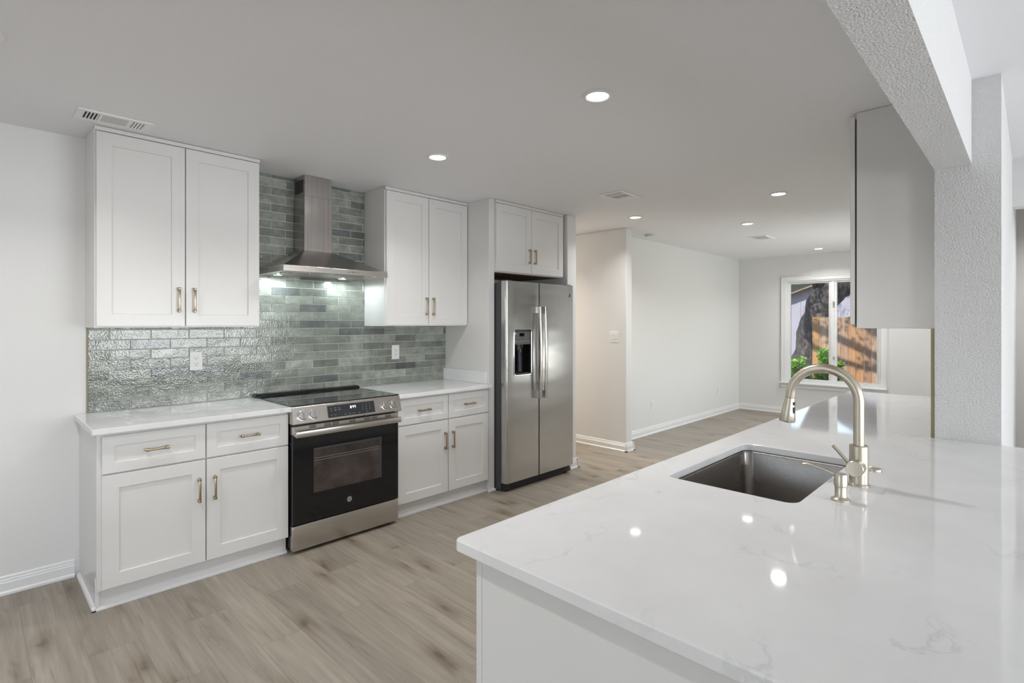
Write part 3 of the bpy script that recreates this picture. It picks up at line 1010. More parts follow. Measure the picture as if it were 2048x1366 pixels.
# ------------------------------------------------------------------ refrigerator
def make_fridge():
    t = thing('refrigerator', 'stainless side-by-side refrigerator with ice and water dispenser', 'refrigerator', (3.61, 3.5, 0))
    x0, x1, yf = 3.156, 4.062, 3.150
    xs = 3.571
    MB().box(x0 + 0.003, x1 - 0.003, 3.222, YW - 0.02, 0.012, 1.772, 0.003).build('fridge_body', 'dark_grey_paint', t)
    MB().box(x0 + 0.004, x1 - 0.004, 3.212, 3.224, 0.07, 1.77).build('door_gasket', 'black_plastic', t)
    m = MB().box(x0 + 0.01, x1 - 0.01, 3.185, 3.215, 0.012, 0.074, 0.004)
    for i in range(4):
        m.box(x0 + 0.08, x1 - 0.08, 3.181, 3.187, 0.022 + i * 0.012, 0.028 + i * 0.012)
    m.build('base_grille', 'black_plastic', t)
    for x in (x0 + 0.06, x1 - 0.06):
        MB().cyl((x - 0.012, 3.20, 0.017), (x + 0.012, 3.20, 0.017), 0.017, None, 20).build('roller', 'black_plastic', t)
    def door(a, b, holes=None):
        """front with curved outer edges; profile in plan"""
        pts = []
        r = 0.022
        zs = (0.078, 1.786)
        outl = [(a, 3.212), (a, yf + r)]
        for k in range(1, 7):
            an = k / 6 * math.pi / 2
            outl.append((a + r - r * math.cos(an), yf + r - r * math.sin(an)))
        n = 10
        for k in range(1, n):
            u = k / n
            outl.append((a + r + (b - a - 2 * r) * u, yf - 0.004 * math.sin(math.pi * u)))
        for k in range(0, 7):
            an = k / 6 * math.pi / 2
            outl.append((b - r + r * math.sin(an), yf + r - r * math.cos(an)))
        outl.append((b, 3.212))
        return MB().prism(outl, 'Z', *zs)
    # left door: leave the dispenser recess open
    dx0, dx1, dz0, dz1 = 3.250, 3.462, 0.985, 1.372
    md = MB()
    def part_door(a, b, z0, z1, left_round, right_round):
        r = 0.022
        outl = [(a, 3.212)]
        if left_round:
            outl.append((a, yf + r))
            for k in range(1, 7):
                an = k / 6 * math.pi / 2
                outl.append((a + r - r * math.cos(an), yf + r - r * math.sin(an)))
        else:
            outl.append((a, yf))
        if right_round:
            r2 = 0.010
            for k in range(0, 5):
                an = k / 4 * math.pi / 2
                outl.append((b - r2 + r2 * math.sin(an), yf + r2 - r2 * math.cos(an)))
        else:
            outl.append((b, yf))
        outl.append((b, 3.212))
        md.prism(outl, 'Z', z0, z1)
    part_door(x0, dx0, 0.078, 1.786, True, False)
    part_door(dx1, xs - 0.003, 0.078, 1.786, False, True)
    part_door(dx0, dx1, 0.078, dz0, False, False)
    part_door(dx0, dx1, dz1, 1.786, False, False)
    dl = md.build('freezer_door', 'steel_fridge', t, smooth=True)
    md = MB()
    part_door(xs + 0.003, x1, 0.078, 1.786, False, True)
    dr = md.build('fridge_door', 'steel_fridge', t, smooth=True)
    # dispenser
    m = MB()
    m.box(dx0, dx1, 3.208, 3.212, dz0, dz1)
    m.box(dx0, dx0 + 0.004, yf + 0.012, 3.21, dz0, dz1).box(dx1 - 0.004, dx1, yf + 0.012, 3.21, dz0, dz1)
    m.box(dx0, dx1, yf + 0.012, 3.21, dz0, dz0 + 0.004)
    dsp = m.build('dispenser', 'black_gloss', dl, label='black ice and water dispenser')
    MB().prism([(yf + 0.006, 1.245), (yf + 0.004, dz1 - 0.022), (yf + 0.012, dz1 - 0.004), (3.2, dz1 - 0.001), (3.2, 1.245)], 'X', dx0 + 0.003, dx1 - 0.003).build('dispenser_panel', 'panel_grey', dsp)
    fr = MB()
    pts = []
    r = 0.018
    for cx, cz, a0 in ((dx1 - r, dz1 - r, 0), (dx0 + r, dz1 - r, 90), (dx0 + r, dz0 + r, 180), (dx1 - r, dz0 + r, 270)):
        for k in range(5):
            a = R(a0 + k * 22.5)
            pts.append((cx + (r + 0.003) * math.cos(a), yf - 0.001, cz + (r + 0.003) * math.sin(a)))
    pts.append(pts[0])
    fr.tube(pts, 0.0045, 8)
    fr.build('dispenser_bezel', 'chrome', dsp, smooth=True)
    MB().box(3.320, 3.378, yf + 0.002, yf + 0.006, 1.315, 1.342, 0.001).build('dispenser_screen', 'black_gloss', dsp)
    for i in range(6):
        MB().box(3.272 + i * 0.030, 3.284 + i * 0.030, yf + 0.0035, yf + 0.0055, 1.268, 1.275).build('dispenser_button', 'print_grey', dsp)
    for z in (1.30, 1.318, 1.336):
        for xa in (3.292, 3.394):
            MB().box(xa, xa + 0.010, yf + 0.0035, yf + 0.0055, z, z + 0.004).build('dispenser_button', 'print_grey', dsp)
    MB().box(3.262, 3.276, yf + 0.0035, yf + 0.0055, 1.332, 1.348).build('filter_mark', 'print_white', dsp)
    m = MB().tube([(3.335, 3.19, 1.245), (3.335, 3.186, 1.20), (3.335, 3.182, 1.19)], [0.022, 0.020, 0.016], 16)
    m.tube([(3.385, 3.19, 1.245), (3.385, 3.19, 1.215)], [0.010, 0.008], 12)
    m.build('dispenser_spout', 'dark_grey_paint', dsp, smooth=True)
    m = MB().tube([(3.350, 3.198, 1.215), (3.350, 3.188, 1.13), (3.350, 3.19, 1.01)], [0.014, 0.020, 0.024], 16)
    m.build('dispenser_paddle', 'rubber_dark', dsp, smooth=True)
    MB().box(dx0 + 0.006, dx1 - 0.006, yf + 0.004, 3.205, dz0 + 0.004, dz0 + 0.012, 0.002).build('drip_tray', 'panel_grey', dsp)
    # handles: slightly bowed vertical bars
    for x, s, par in ((3.536, -1, dl), (3.606, 1, dr)):
        m = MB()
        pts = [(x, yf - 0.045 - 0.014 * math.sin(math.pi * k / 12), 0.765 + 0.81 * k / 12) for k in range(13)]
        for p, q in zip(pts, pts[1:]):
            pass
        prof = []
        bm = m.bm
        rings = []
        for p in pts:
            w, d = 0.016, 0.010
            rings.append([bm.verts.new((p[0] + sx * w, p[1] + sy * d, p[2])) for sx, sy in ((-1, -0.35), (-0.55, -1), (0.55, -1), (1, -0.35), (1, 1), (-1, 1))])
        for a, b in zip(rings, rings[1:]):
            for k in range(6):
                bm.faces.new((a[k], a[(k + 1) % 6], b[(k + 1) % 6], b[k]))
        bm.faces.new(rings[0]); bm.faces.new(rings[-1])
        h = m.build('door_handle', 'steel_range', par, smooth=True)
        for z0, z1 in ((0.765, 0.83), (1.515, 1.575)):
            MB().box(x - 0.012, x + 0.012, yf - 0.044, yf + 0.004, z0, z1, 0.003).build('handle_mount', 'chrome', h)
    # hinge covers and emblem
    for x in (x0 + 0.05, x1 - 0.05):
        MB().box(x - 0.04, x + 0.04, 3.17, 3.25, 1.773, 1.795, 0.004).build('hinge_cover', 'dark_grey_paint', t)
    e = MB().lathe((4.000, yf - 0.001, 1.690), [(0.0001, -0.0018), (0.0165, -0.0018), (0.018, -0.0005), (0.018, 0.003), (0.0001, 0.003)], 32, 'Y')
    eo = e.build('emblem', 'chrome', dr, label='small round silver emblem', smooth=True)
    text_mesh('emblem_letters', 'GE', 0.016, eo, (4.000, yf - 0.0032, 1.690), FACE, 'dark_grey_paint')
make_fridge()

# ------------------------------------------------------------------ peninsula
def make_peninsula():
    t = thing('peninsula_cabinet', 'long white base cabinet under the peninsula countertop', 'cabinet', (2.0, 0.6, 0))
    X0, X1, YA, YB = 0.845, 4.66, 0.20, 0.925
    m = MB().box(X0, X0 + 0.018, YA, YB, 0, 0.884, 0.001, 1)
    m.build('end_panel', 'cabinet_white', t)
    MB().box(X0 + 0.018, 3.044, YA, YA + 0.016, 0, 0.884).build('back_panel', 'cabinet_white', t)
    m = MB().box(X0 + 0.018, 3.044, YA + 0.016, 0.90, 0.09, 0.108).box(3.044, X1, 0.32, 0.90, 0.09, 0.108)
    m.box(X0 + 0.018, X1, 0.86, 0.875, 0, 0.09).box(X1 - 0.018, X1, 0.32, YB, 0.108, 0.884)
    m.box(X0 + 0.018, X1 - 0.018, 0.905, YB, 0.868, 0.884).box(X0 + 0.018, X0 + 0.05, 0.905, YB, 0.108, 0.868)
    m.build('cabinet_body', 'cabinet_white', t)
    MB().box(X0, X0 + 0.022, YB + 0.001, 0.9455, 0.095, 0.872, 0.002).build('end_stile', 'cabinet_white', t)
    xs = [0.875, 1.30, 1.62, 2.0, 2.38, 2.80, 3.22, 3.64, 4.06, 4.45]
    for i, (a, b) in enumerate(zip(xs, xs[1:])):
        shaker('drawer_front', t, a, b - 0.005, 0.70, 0.865, 0.9455, 0.05, sgn=-1)
        d = shaker('door', t, a, b - 0.005, 0.108, 0.692, 0.9455, 0.066, sgn=-1)
        pull_v(d, (b - 0.04) if i % 2 == 0 else a + 0.035, 0.50, 0.63, 0.9455, -1)
    # countertop with the sink cut-out
    bm = bmesh.new()
    def rounded(x0, x1, y0, y1, r, n=6):
        out = []
        for cx, cy, a0 in ((x1 - r, y1 - r, 0), (x0 + r, y1 - r, 90), (x0 + r, y0 + r, 180), (x1 - r, y0 + r, 270)):
            for k in range(n + 1):
                a = R(a0 + 90 * k / n)
                out.append((cx + r * math.cos(a), cy + r * math.sin(a)))
        return out
    Ztop, Zbot = 0.914, 0.885
    def corner(cx, cy, r, a0):
        return [(cx + r * math.cos(R(a0 + 90 * k / 5)), cy + r * math.sin(R(a0 + 90 * k / 5))) for k in range(6)]
    outer = [(4.71, 0.996)] + corner(0.818 + 0.016, 0.996 - 0.016, 0.016, 90) + corner(0.818 + 0.016, -0.16 + 0.016, 0.016, 180) + \
            [(3.06, -0.16), (3.06, 0.0945), (3.0455, 0.0945), (3.0455, 0.3185), (4.71, 0.3185)]
    inner = rounded(1.655, 2.345, 0.485, 0.888, 0.035)
    def loop(pts, z):
        vs = [bm.verts.new((x, y, z)) for x, y in pts]
        return vs, [bm.edges.new((vs[i], vs[(i + 1) % len(vs)])) for i in range(len(vs))]
    e = 0.003
    def inset(pts, d):
        n = len(pts); out = []
        for i in range(n):
            p0, p1, p2 = Vector(pts[i - 1]), Vector(pts[i]), Vector(pts[(i + 1) % n])
            a, b = (p1 - p0).normalized(), (p2 - p1).normalized()
            na, nb = Vector((-a.y, a.x)), Vector((-b.y, b.x))
            k = (na + nb); k = k / max(0.3, k.dot(na)) if k.length > 1e-6 else na
            out.append(tuple(p1 + k * d))
        return out
    def area(p):
        return sum(p[i - 1][0] * p[i][1] - p[i][0] * p[i - 1][1] for i in range(len(p))) / 2
    for z, zz in ((Ztop, 1), (Zbot, -1)):
        so = 1 if area(outer) > 0 else -1
        si = 1 if area(inner) > 0 else -1
        vo, eo = loop(inset(outer, so * e), z)
        vi, ei = loop(inset(inner, -si * e), z)
        bmesh.ops.triangle_fill(bm, use_beauty=True, use_dissolve=True, edges=eo + ei)
        if zz == 1: top = (vo, vi)
        else: bot = (vo, vi)
    for k, pts in ((0, outer), (1, inner)):
        r1 = [bm.verts.new((x, y, Ztop - e)) for x, y in pts]
        r2 = [bm.verts.new((x, y, Zbot + e)) for x, y in pts]
        n = len(pts)
        for a, b in ((top[k], r1), (r1, r2), (r2, bot[k])):
            for i in range(n):
                bm.faces.new((a[i], a[(i + 1) % n], b[(i + 1) % n], b[i]))
    mb = MB(); mb.bm.free(); mb.bm = bm
    o = mb.build('countertop', 'quartz', None, (2.4, 0.6, 0.885))
    tag(o, 'long white veined quartz peninsula countertop with the sink cut into it', 'countertop')
    # sink bowl
    s = thing('kitchen_sink', 'undermount stainless steel sink set in the peninsula countertop', 'sink', (2.0, 0.69, 0.66))
    bm = bmesh.new()
    rr = [(-0.012, 0.8845, 0.045), (-0.012, 0.8825, 0.045), (0.001, 0.8820, 0.038), (0.004, 0.875, 0.036), (0.012, 0.70, 0.034), (0.020, 0.672, 0.034), (0.04, 0.664, 0.03), (0.16, 0.660, 0.03)]
    prev = None
    base = (1.652, 2.348, 0.482, 0.891)
    for d, z, r in rr:
        pts = rounded(base[0] + d, base[1] - d, base[2] + d, base[3] - d, r)
        vs = [bm.verts.new((x, y, z)) for x, y in pts]
        if prev:
            for i in range(len(vs)):
                bm.faces.new((prev[i], prev[(i + 1) % len(vs)], vs[(i + 1) % len(vs)], vs[i]))
        prev = vs
    bm.faces.new(prev)
    mb = MB(); mb.bm.free(); mb.bm = bm
    bo = mb.build('sink_bowl', 'steel_sink', s, smooth=True)
    md = bo.modifiers.new('shell', 'SOLIDIFY'); md.thickness = 0.0015; md.offset = 0
    m = MB().lathe((2.0, 0.72, 0.661), [(0.0001, 0.001), (0.030, 0.0015), (0.042, 0.003), (0.045, 0.001), (0.045, 0.0)], 32)
    m.build('drain', 'chrome', s, smooth=True)
    m = MB()
    rnd = random.Random(4)
    for _ in range(46):     # water drops on the walls of the bowl
        side = rnd.random()
        z = rnd.uniform(0.72, 0.87)
        if side < 0.5:
            p = (base[0] + 0.006 + (0.87 - z) * 0.04, rnd.uniform(0.55, 0.84), z)
        else:
            p = (base[1] - 0.006 - (0.87 - z) * 0.04, rnd.uniform(0.55, 0.84), z)
        r = rnd.uniform(0.0008, 0.0017)
        m.lathe(p, [(r * .1, -r), (r * .8, -r * .6), (r, 0), (r * .8, r * .6), (r * .1, r)], 8)
    m.build('water_drops', 'chrome', s)
    # faucet
    Z = 0.9145
    fx, fy = 1.993, 0.398
    t = thing('faucet', 'brushed nickel gooseneck pull-down faucet behind the sink', 'faucet', (fx, fy, Z))
    m = MB().lathe((fx, fy, Z), [(0.031, 0), (0.031, 0.004), (0.027, 0.007), (0.0265, 0.125), (0.025, 0.127), (0.015, 0.1275)], 40)
    m.build('faucet_body', 'brushed_nickel', t, smooth=True)
    z0 = Z + 0.1275
    reach, zc = 0.202, 1.180
    rad = reach / 2
    pts = [(fx, fy, z0), (fx, fy, z0 + 0.05), (fx, fy, zc)]
    for k in range(1, 27):
        a = math.pi * k / 26 * 0.99
        pts.append((fx, fy + rad - rad * math.cos(a), zc + rad * math.sin(a)))
    m = MB().tube(pts + [(fx, fy + reach + 0.001, zc - 0.004)], 0.0155, 24)
    m.build('spout', 'brushed_nickel', t, smooth=True)
    p = Vector((fx, fy + reach + 0.001, zc - 0.004)); d = Vector((0, 0.02, -1))
    d2 = (d + Vector((0, 0.10, 0))).normalized()
    m = MB().tube([p + d2 * q for q in (0.0015, 0.012, 0.05, 0.080, 0.086)], [0.0158, 0.0165, 0.0215, 0.026, 0.024], 28)
    h = m.build('spray_head', 'brushed_nickel', t, smooth=True)
    for q, ln in ((0.022, 0.006), (0.045, 0.011)):
        c = p + d2 * q
        side = Vector((-0.35, -0.94, 0)).normalized() * (0.0160 + (q - 0.022) * 0.13)
        cc = c + side
        m = MB().tube([cc - d2 * ln, cc - d2 * ln * 0.7, cc + d2 * ln * 0.7, cc + d2 * ln], [0.003, 0.0052, 0.0052, 0.003], 12)
        m.build('spray_button', 'rubber_dark', h, smooth=True)
    m = MB().tube([(fx - 0.020, fy, 0.976), (fx - 0.058, fy, 0.976), (fx - 0.060, fy, 0.976)], [0.0245, 0.0245, 0.023], 32)
    hub = m.build('handle_hub', 'brushed_nickel', t, smooth=True)
    m = MB().tube([(fx - 0.046, fy + 0.018, 0.990), (fx - 0.048, fy + 0.044, 1.020), (fx - 0.049, fy + 0.062, 1.040)], [0.0052, 0.0048, 0.0046], 14)
    m.build('lever', 'brushed_nickel', hub, smooth=True)
    # soap dispenser
    sx, sy = 1.788, 0.402
    t = thing('soap_dispenser', 'small brushed nickel soap dispenser next to the faucet', 'soap dispenser', (sx, sy, Z))
    m = MB().lathe((sx, sy, Z), [(0.0255, 0), (0.0255, 0.004), (0.018, 0.008), (0.0155, 0.012), (0.0155, 0.040), (0.0175, 0.042), (0.0175, 0.072), (0.016, 0.076), (0.0001, 0.077)], 32)
    m.build('pump_body', 'brushed_nickel', t, smooth=True)
    m = MB().tube([(sx, sy + 0.006, Z + 0.071), (sx, sy + 0.050, Z + 0.083), (sx, sy + 0.088, Z + 0.090), (sx, sy + 0.102, Z + 0.086)], [0.0042, 0.004, 0.0038, 0.0036], 12)
    m.build('nozzle', 'brushed_nickel', t, smooth=True)
    t2 = MB().lathe((2.226, 0.399, Z), [(0.0235, 0), (0.0235, 0.004), (0.021, 0.008), (0.017, 0.0085), (0.0165, 0.0065), (0.0001, 0.0065)], 32).build('sink_hole_cover', 'brushed_nickel', None, (2.226, 0.399, Z), smooth=True)
    tag(t2, 'round nickel hole cover on the countertop beyond the faucet', 'hole cover')
make_peninsula()

# ------------------------------------------------------------------ outlets and switches
def outlet(label, cx, cz, y, group=None, big=True):
    t = thing('wall_outlet', label, 'outlet', (cx, y, cz), group)
    MB().box(cx - 0.037, cx + 0.037, y - 0.006, y, cz - 0.060, cz + 0.060, 0.003).build('cover_plate', 'white_plastic', t)
    m = MB().box(cx - 0.017, cx + 0.017, y - 0.008, y - 0.005, cz - 0.034, cz + 0.034, 0.001)
    r = m.build('receptacle', 'white_plastic', t)
    m = MB()
    for dz in (-0.018, 0.018):
        m.box(cx - 0.0085, cx - 0.006, y - 0.0086, y - 0.0078, cz + dz - 0.002, cz + dz + 0.006)
        m.box(cx + 0.006, cx + 0.0085, y - 0.0086, y - 0.0078, cz + dz - 0.002, cz + dz + 0.006)
        m.cyl((cx, y - 0.0086, cz + dz - 0.009), (cx, y - 0.0078, cz + dz - 0.009), 0.0028, None, 12)
    m.build('slots', 'black_plastic', r)
outlet('white outlet on the tiles left of the range, over the left countertop', 1.036, 1.185, YW - 0.0105)
outlet('white outlet on the tiles under the wall cabinet right of the hood', 2.544, 1.183, YW - 0.0105)
outlet('white outlet low on the dining wall, nearer the hallway corner', 6.20, 0.372, 3.522)
outlet('white outlet low on the dining wall, nearer the far corner', 8.225, 0.372, 3.522)
t = thing('light_switch', 'white two-gang rocker light switch on the hallway wall', 'light switch', (5.105, 3.377, 1.274))
MB().box(5.099, 5.105, 3.318, 3.436, 1.213, 1.335, 0.003).build('cover_plate', 'white_plastic', t)
for y in (3.354, 3.400):
    MB().box(5.094, 5.100, y - 0.0165, y + 0.0165, 1.241, 1.307, 0.002).build('rocker', 'white_plastic', t)

# ------------------------------------------------------------------ ceiling fittings
LIGHTS = [(2.043, 1.443, 'recessed ceiling light nearest the camera, above the peninsula aisle'),
          (2.087, 2.700, 'recessed ceiling light in front of the range hood'),
          (4.655, 2.832, 'recessed ceiling light between the square vent and the hallway corner'),
          (4.625, 1.483, 'recessed ceiling light beyond the peninsula, larger of the pair right of the square vent'),
          (5.794, 2.167, 'recessed ceiling light just before the small dining vent'),
          (8.450, 2.177, 'recessed ceiling light farthest away, by the window wall'),
          (8.090, 1.000, 'recessed ceiling light hidden behind the right wall cabinet, seen mirrored in the counter'),
          (0.03, 2.72, 'recessed ceiling light just outside the left edge of the frame'),
          (0.03, 1.44, 'recessed ceiling light outside the frame near the camera'),
          (4.66, 4.9, 'recessed ceiling light in the hallway'),
          (5.40, -0.6, 'unseen ceiling light added to brighten the lobby past the opening at the right')]  # the lobby lamp is added to brighten the doorway, no fitting known there
def downlight_proto():
    t = thing('recessed_light', LIGHTS[0][2], 'ceiling light', (0, 0, CH), 'recessed ceiling lights')
    m = MB().lathe((0, 0, CH), [(0.050, -0.0005), (0.050, -0.006), (0.056, -0.009), (0.066, -0.007), (0.070, -0.002), (0.070, -0.0005)], 40)
    m.build('trim_ring', 'white_plastic', t, smooth=True)
    m = MB().lathe((0, 0, CH), [(0.0001, -0.0045), (0.0502, -0.0045), (0.0502, -0.001), (0.0001, -0.001)], 40)
    m.build('diffuser', 'lamp_diffuser', t)
    return t
proto = downlight_proto()
for i, (x, y, lab) in enumerate(LIGHTS):
    if i == 0:
        o = proto
    else:
        o = proto.copy(); COL.objects.link(o)
        for ch in list(proto.children):
            if ch.type == 'MESH':
                c2 = ch.copy(); COL.objects.link(c2); c2.parent = o
    o.location = (x, y, CH)
    o['label'] = lab
    d = bpy.data.lights.new('recessed_light_beam', 'AREA')
    d.shape = 'DISK'; d.size = 0.096; d.spread = R(138)
    d.energy = LAMP_W
    d.color = (1.0, 0.985, 0.97)
    if y > 4:
        d.energy = 22; d.color = (1.0, 0.86, 0.70)
    if y < 0:
        d.energy = 9
    lo = bpy.data.objects.new('recessed_light_beam', d)
    COL.objects.link(lo)
    lo.location = (x, y, CH - 0.012)

def vent(label, cx, cy, lx, ly, style):
    t = thing('ceiling_vent', label, 'air vent', (cx, cy, CH), 'ceiling air vents')
    z = CH
    m = MB()
    b = 0.026
    x0, x1, y0, y1 = cx - lx / 2, cx + lx / 2, cy - ly / 2, cy + ly / 2
    for a in ((x0, x1, y0, y0 + b), (x0, x1, y1 - b, y1), (x0, x0 + b, y0 + b, y1 - b), (x1 - b, x1, y0 + b, y1 - b)):
        m.box(*a, z - 0.008, z - 0.0005, 0.002)
    m.build('vent_frame', 'vent_enamel', t)
    MB().box(x0 + 0.01, x1 - 0.01, y0 + 0.01, y1 - 0.01, z - 0.002, z - 0.0006).build('duct_shade_plate', 'vent_shadow', t)  # flat dark plate paints the shade of the duct; the ceiling is solid
    s = MB()
    ax0, ax1, ay0, ay1 = x0 + b, x1 - b, y0 + b, y1 - b
    w = (ax1 - ax0)
    m1, m2 = ax0 + w * 0.27, ax0 + w * 0.73
    k = 5
    p = (m1 - ax0) / k
    for i in range(k):
        s.box(ax0 + p * i, ax0 + p * (i + 0.42), ay0, ay1, z - 0.0065, z - 0.0055)
        s.box(m2 + p * (i + 0.28), m2 + p * (i + 1), ay0, ay1, z - 0.0065, z - 0.0055)
    n = 8
    p = (ay1 - ay0) / n
    for i in range(n):
        s.box(m1, m2, ay0 + p * i, ay0 + p * (i + 0.5), z - 0.0065, z - 0.0055)
    s.box(m1 - 0.006, m1 + 0.006, ay0, ay1, z - 0.0075, z - 0.001).box(m2 - 0.006, m2 + 0.006, ay0, ay1, z - 0.0075, z - 0.001)
    s.build('louvres', 'vent_enamel', t)
vent('white ceiling vent right above the left wall cabinet', 0.535, 3.412, 0.315, 0.175, 0)
vent('white square ceiling vent in front of the refrigerator cabinet', 3.783, 2.445, 0.30, 0.215, 1)
vent('small white ceiling vent in the dining area before the window', 6.870, 2.40, 0.33, 0.215, 1)
t = thing('smoke_detector', 'round white smoke detector on the ceiling by the hallway corner', 'smoke detector', (5.70, 3.27, CH))
m = MB().lathe((5.70, 3.27, CH), [(0.066, -0.0005), (0.066, -0.010), (0.060, -0.012), (0.060, -0.020), (0.052, -0.030), (0.03, -0.034), (0.0001, -0.0345)], 40)
m.build('detector_body', 'white_plastic', t, smooth=True)
MB().lathe((5.70, 3.27, CH), [(0.0602, -0.0135), (0.0612, -0.0135), (0.0612, -0.0165), (0.0602, -0.0165)], 40).build('vent_band', 'print_grey', t)

# ------------------------------------------------------------------ outside the dining window
struct('ground', MB().box(9.15, 40, -15, 25, -0.35, -0.15), 'mulch_ground', 'mulch and soil of the side yard')
def fence():
    t = thing('wooden_fence', 'orange cedar board fence outside the window', 'fence', (13.0, 1.0, -0.15))
    bm = bmesh.new()
    lay = bm.loops.layers.float_color.new('tile_tone')
    rnd = random.Random(3)
    y = 3.47
    while y > -4:
        w = rnd.uniform(0.132, 0.142)
        y1, y0 = y, y - w
        top = 1.555 + rnd.uniform(-0.008, 0.008)
        c = rnd.choice([(0.50, 0.29, 0.15), (0.46, 0.31, 0.21), (0.56, 0.34, 0.15), (0.42, 0.26, 0.16), (0.52, 0.36, 0.25)])
        vs = [bm.verts.new((x, yy, z)) for x in (13.0 + rnd.uniform(-.003, .003), 13.02) for yy in (y0 + 0.007, y1) for z in (-0.14, top)]
        for f_ in ((0, 1, 3, 2), (4, 6, 7, 5), (0, 4, 5, 1), (2, 3, 7, 6), (0, 2, 6, 4), (1, 5, 7, 3)):
            fc = bm.faces.new([vs[i] for i in f_])
            for l in fc.loops:
                l[lay] = (*c, 1)
        y = y0
    mb = MB(); mb.bm.free(); mb.bm = bm
    mb.build('fence_boards', 'cedar_boards', t)
    for z in (0.15, 0.85, 1.42):
        MB().box(13.02, 13.06, -4, 3.46, z, z + 0.09).build('fence_rail', 'fascia_tan', t)
    for y in (3.36, 1.0, -1.4):
        MB().box(13.06, 13.15, y - 0.045, y + 0.045, -0.15, 1.64, 0.004).build('fence_post', 'fascia_tan', t)
fence()

def oak():
    t = thing('oak_tree', 'large leaning oak trunk with rough grey bark outside the window', 'tree', (15.0, 4.2, -0.15))
    # trunk leaning to the right, seen left pane bottom to top, then a limb going right
    P = [(15, 4.22, -0.3), (15, 4.20, 0.26), (15, 4.08, 0.85), (15, 3.97, 1.37), (15, 3.82, 1.85), (15, 3.53, 2.3), (15, 3.12, 2.60), (15, 2.5, 2.98), (14.9, 1.7, 3.4), (14.7, 0.9, 4.0)]
    pts = []
    rad = []
    Rr = [0.46, 0.35, 0.33, 0.32, 0.33, 0.36, 0.35, 0.32, 0.28, 0.20]
    for i in range(len(P) - 1):
        a, b = Vector(P[i]), Vector(P[i + 1])
        for k in range(4):
            u = k / 4
            pts.append(a.lerp(b, u)); rad.append(Rr[i] * (1 - u) + Rr[i + 1] * u)
    pts.append(Vector(P[-1])); rad.append(Rr[-1])
    MB().tube(pts, rad, 40, True, 0.22).build('trunk', 'oak_bark', t, smooth='all')
    MB().tube([(15.0, 3.6, 2.3), (14.6, 4.0, 3.3), (13.6, 4.4, 4.2), (12.2, 4.2, 4.9)], [0.32, 0.26, 0.20, 0.12], 20, True, 0.2).build('branch', 'oak_bark', t, smooth='all')
    MB().tube([(14.9, 1.8, 3.35), (13.6, 2.2, 4.1), (12.3, 2.9, 4.3), (11.2, 3.4, 4.9)], [0.2, 0.13, 0.09, 0.05], 16, True, 0.2).build('branch', 'oak_bark', t, smooth='all')
    MB().tube([(12.0, 5.0, 4.9), (10.6, 5.2, 4.5), (9.85, 4.6, 4.10), (9.8, 3.8, 3.72), (9.8, 3.0, 3.30), (9.8, 2.4, 3.1)], [0.11, 0.10, 0.085, 0.075, 0.06, 0.03], 12, True, 0.2).build('branch', 'oak_bark', t, smooth='all')
    MB().tube([(10.3, 5.1, 4.3), (9.95, 4.6, 3.58), (9.9, 3.8, 3.20), (9.9, 3.0, 2.98)], [0.07, 0.06, 0.05, 0.03], 12, True, 0.2).build('branch', 'oak_bark', t, smooth='all')
    MB().tube([(12.2, 4.2, 4.9), (10.9, 4.5, 4.7), (10.2, 3.9, 4.2), (9.9, 3.0, 3.65), (9.8, 1.8, 3.15)], [0.12, 0.10, 0.085, 0.07, 0.05], 12, True, 0.2).build('branch', 'oak_bark', t, smooth='all')
    MB().tube([(11.2, 3.4, 4.9), (10.3, 3.1, 4.75), (9.7, 2.5, 4.45), (9.5, 1.4, 4.1)], [0.05, 0.055, 0.05, 0.03], 12, True, 0.2).build('branch', 'oak_bark', t, smooth='all')
    MB().tube([(13.2, 2.4, 4.2), (12.2, 1.2, 4.2), (11.6, 0.4, 4.4)], [0.09, 0.07, 0.04], 12, True, 0.2).build('branch', 'oak_bark', t, smooth='all')
    rnd = random.Random(11)
    m = MB()
    for cx, cy, cz, r, n in ((9.85, 4.3, 3.95, 0.35, 90), (9.85, 3.3, 3.2, 0.3, 60), (10.0, 3.4, 4.0, 0.55, 160), (9.8, 2.2, 3.5, 0.45, 110), (9.7, 2.6, 4.6, 0.6, 130), (10.2, 4.2, 4.4, 0.5, 120), (12.3, 4.9, 4.0, 0.9, 600), (15.2, 5.6, 5.0, 1.5, 900), (14.2, 3.0, 5.2, 1.2, 500), (12.2, 3.9, 5.0, 1.0, 700), (11.3, 3.4, 5.0, 0.8, 500), (11.5, 0.6, 4.6, 0.8, 400), (12.4, 2.4, 4.6, 0.7, 300), (14.4, 0.8, 4.9, 1.2, 600)):
        for _ in range(n):
            d = Vector((rnd.gauss(0, 1), rnd.gauss(0, 1), rnd.gauss(0, 0.6)))
            d = d.normalized() * r * rnd.random() ** 0.5
            p = Vector((cx, cy, cz)) + d
            u = Vector((rnd.gauss(0, 1), rnd.gauss(0, 1), rnd.gauss(0, 1))).normalized() * 0.05
            v = u.orthogonal().normalized() * 0.028
            m._new([p - u, p + v, p + u, p - v], [(0, 1, 2, 3)])
    m.build('foliage', 'oak_leaf', t)
oak()

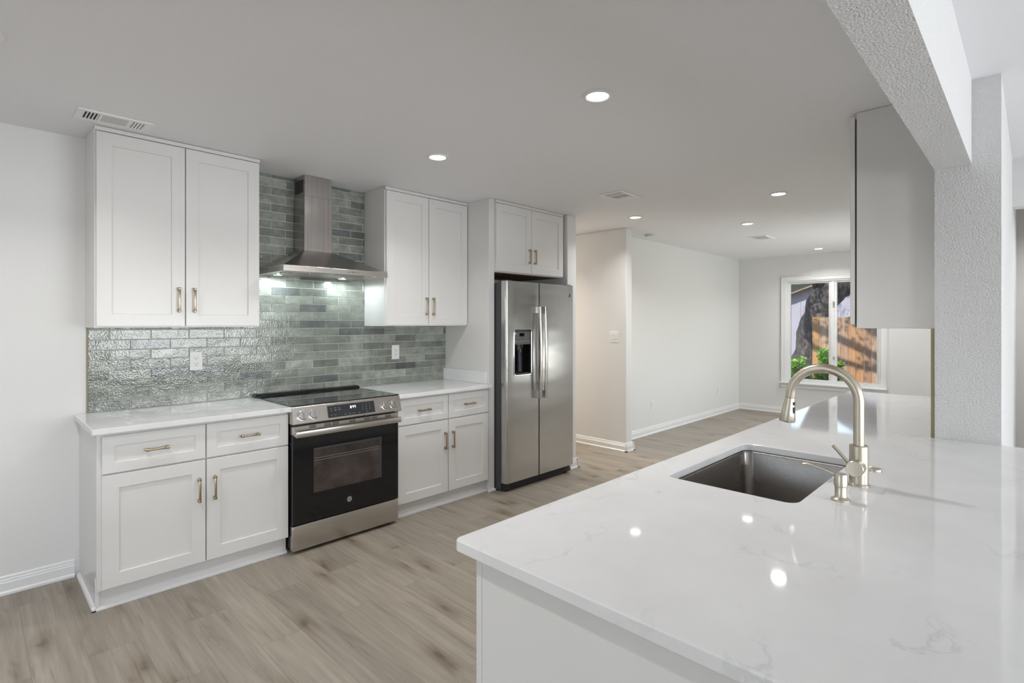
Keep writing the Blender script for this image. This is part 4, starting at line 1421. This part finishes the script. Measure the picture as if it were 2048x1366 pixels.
def shrub(label, cx, cy, h, rx, n, seed):
    t = thing('leafy_shrub', label, 'shrub', (cx, cy, -0.15))
    rnd = random.Random(seed)
    st = MB(); lf = MB()
    for s in range(32):
        a = rnd.uniform(0, 6.28); r = rx * rnd.random() ** 0.5
        hh = h * rnd.uniform(0.62, 1.0) * (1 - 0.25 * (r / rx) ** 2)
        p0 = Vector((cx + 0.3 * r * math.cos(a), cy + 0.3 * r * math.sin(a), -0.15))
        p1 = Vector((cx + r * math.cos(a), cy + r * math.sin(a), -0.15 + hh))
        pm = p0.lerp(p1, 0.55) + Vector((rnd.uniform(-.05, .05), rnd.uniform(-.05, .05), 0.05))
        st.tube([p0, pm, p1], [0.008, 0.006, 0.003], 6)
        for k in range(n):
            u = rnd.uniform(0.25, 1.0)
            q = p0.lerp(pm, u / .55) if u < .55 else pm.lerp(p1, (u - .55) / .45)
            an = rnd.uniform(0, 6.28)
            d = Vector((math.cos(an), math.sin(an), rnd.uniform(-0.3, 0.9))).normalized()
            L = rnd.uniform(0.07, 0.11); wv = d.cross(Vector((0, 0, 1))).normalized() * L * 0.32
            nn = d.cross(wv).normalized() * L * 0.12
            q = q + d * 0.015
            lf._new([q, q + d * L * .5 + wv - nn, q + d * L, q + d * L * .5 - wv - nn, q + d * L * .5], [(0, 1, 4), (1, 2, 4), (2, 3, 4), (3, 0, 4)])
    st.build('stems', 'oak_bark', t)
    lf.build('foliage', 'shrub_leaf', t)
shrub('bright green leafy shrub under the oak trunk, left window pane', 11.1, 3.30, 1.02, 0.30, 100, 1)
shrub('bright green leafy shrub in front of the fence end, behind the faucet arc', 11.75, 2.88, 1.16, 0.24, 100, 2)
shrub('small green shrub low behind the window mullion', 11.05, 2.38, 0.60, 0.15, 40, 3)

t = thing('neighbor_house', 'pale house wall with a dark eave behind the oak tree', 'house', (20, 4, -0.15))
def ridge(y):
    return 2.477 + 0.368 * (5.811 - y)
m = MB().prism([(-4, -0.15), (11.5, -0.15), (11.5, ridge(11.5)), (-4, ridge(-4))], 'X', 20.0, 20.2)
y = -3.9
while y < 11.0:
    m.box(19.985, 20.0, y, y + 0.022, -0.15, ridge(y + 0.022) - 0.01); y += 0.30
m.build('siding_wall', 'house_siding', t)
# sloping eave: dropping towards the left of the view (+Y)
def eave(mb, dz, th, xo0, xo1):
    y0, y1, z0, z1 = -4.0, 11.5, ridge(-4.0), ridge(11.5)
    mb._new([(xo0, y0, z0 + dz), (xo0, y1, z1 + dz), (xo1, y1, z1 + dz), (xo1, y0, z0 + dz), (xo0, y0, z0 + dz + th), (xo0, y1, z1 + dz + th), (xo1, y1, z1 + dz + th), (xo1, y0, z0 + dz + th)],
            [(0, 1, 2, 3), (7, 6, 5, 4), (0, 4, 5, 1), (3, 2, 6, 7), (0, 3, 7, 4), (1, 5, 6, 2)])
m = MB(); eave(m, 0.01, 0.30, 19.7, 24); m.build('roof', 'roof_dark', t)
m = MB(); eave(m, -0.04, 0.05, 19.65, 19.72); m.build('fascia_board', 'fascia_tan', t)
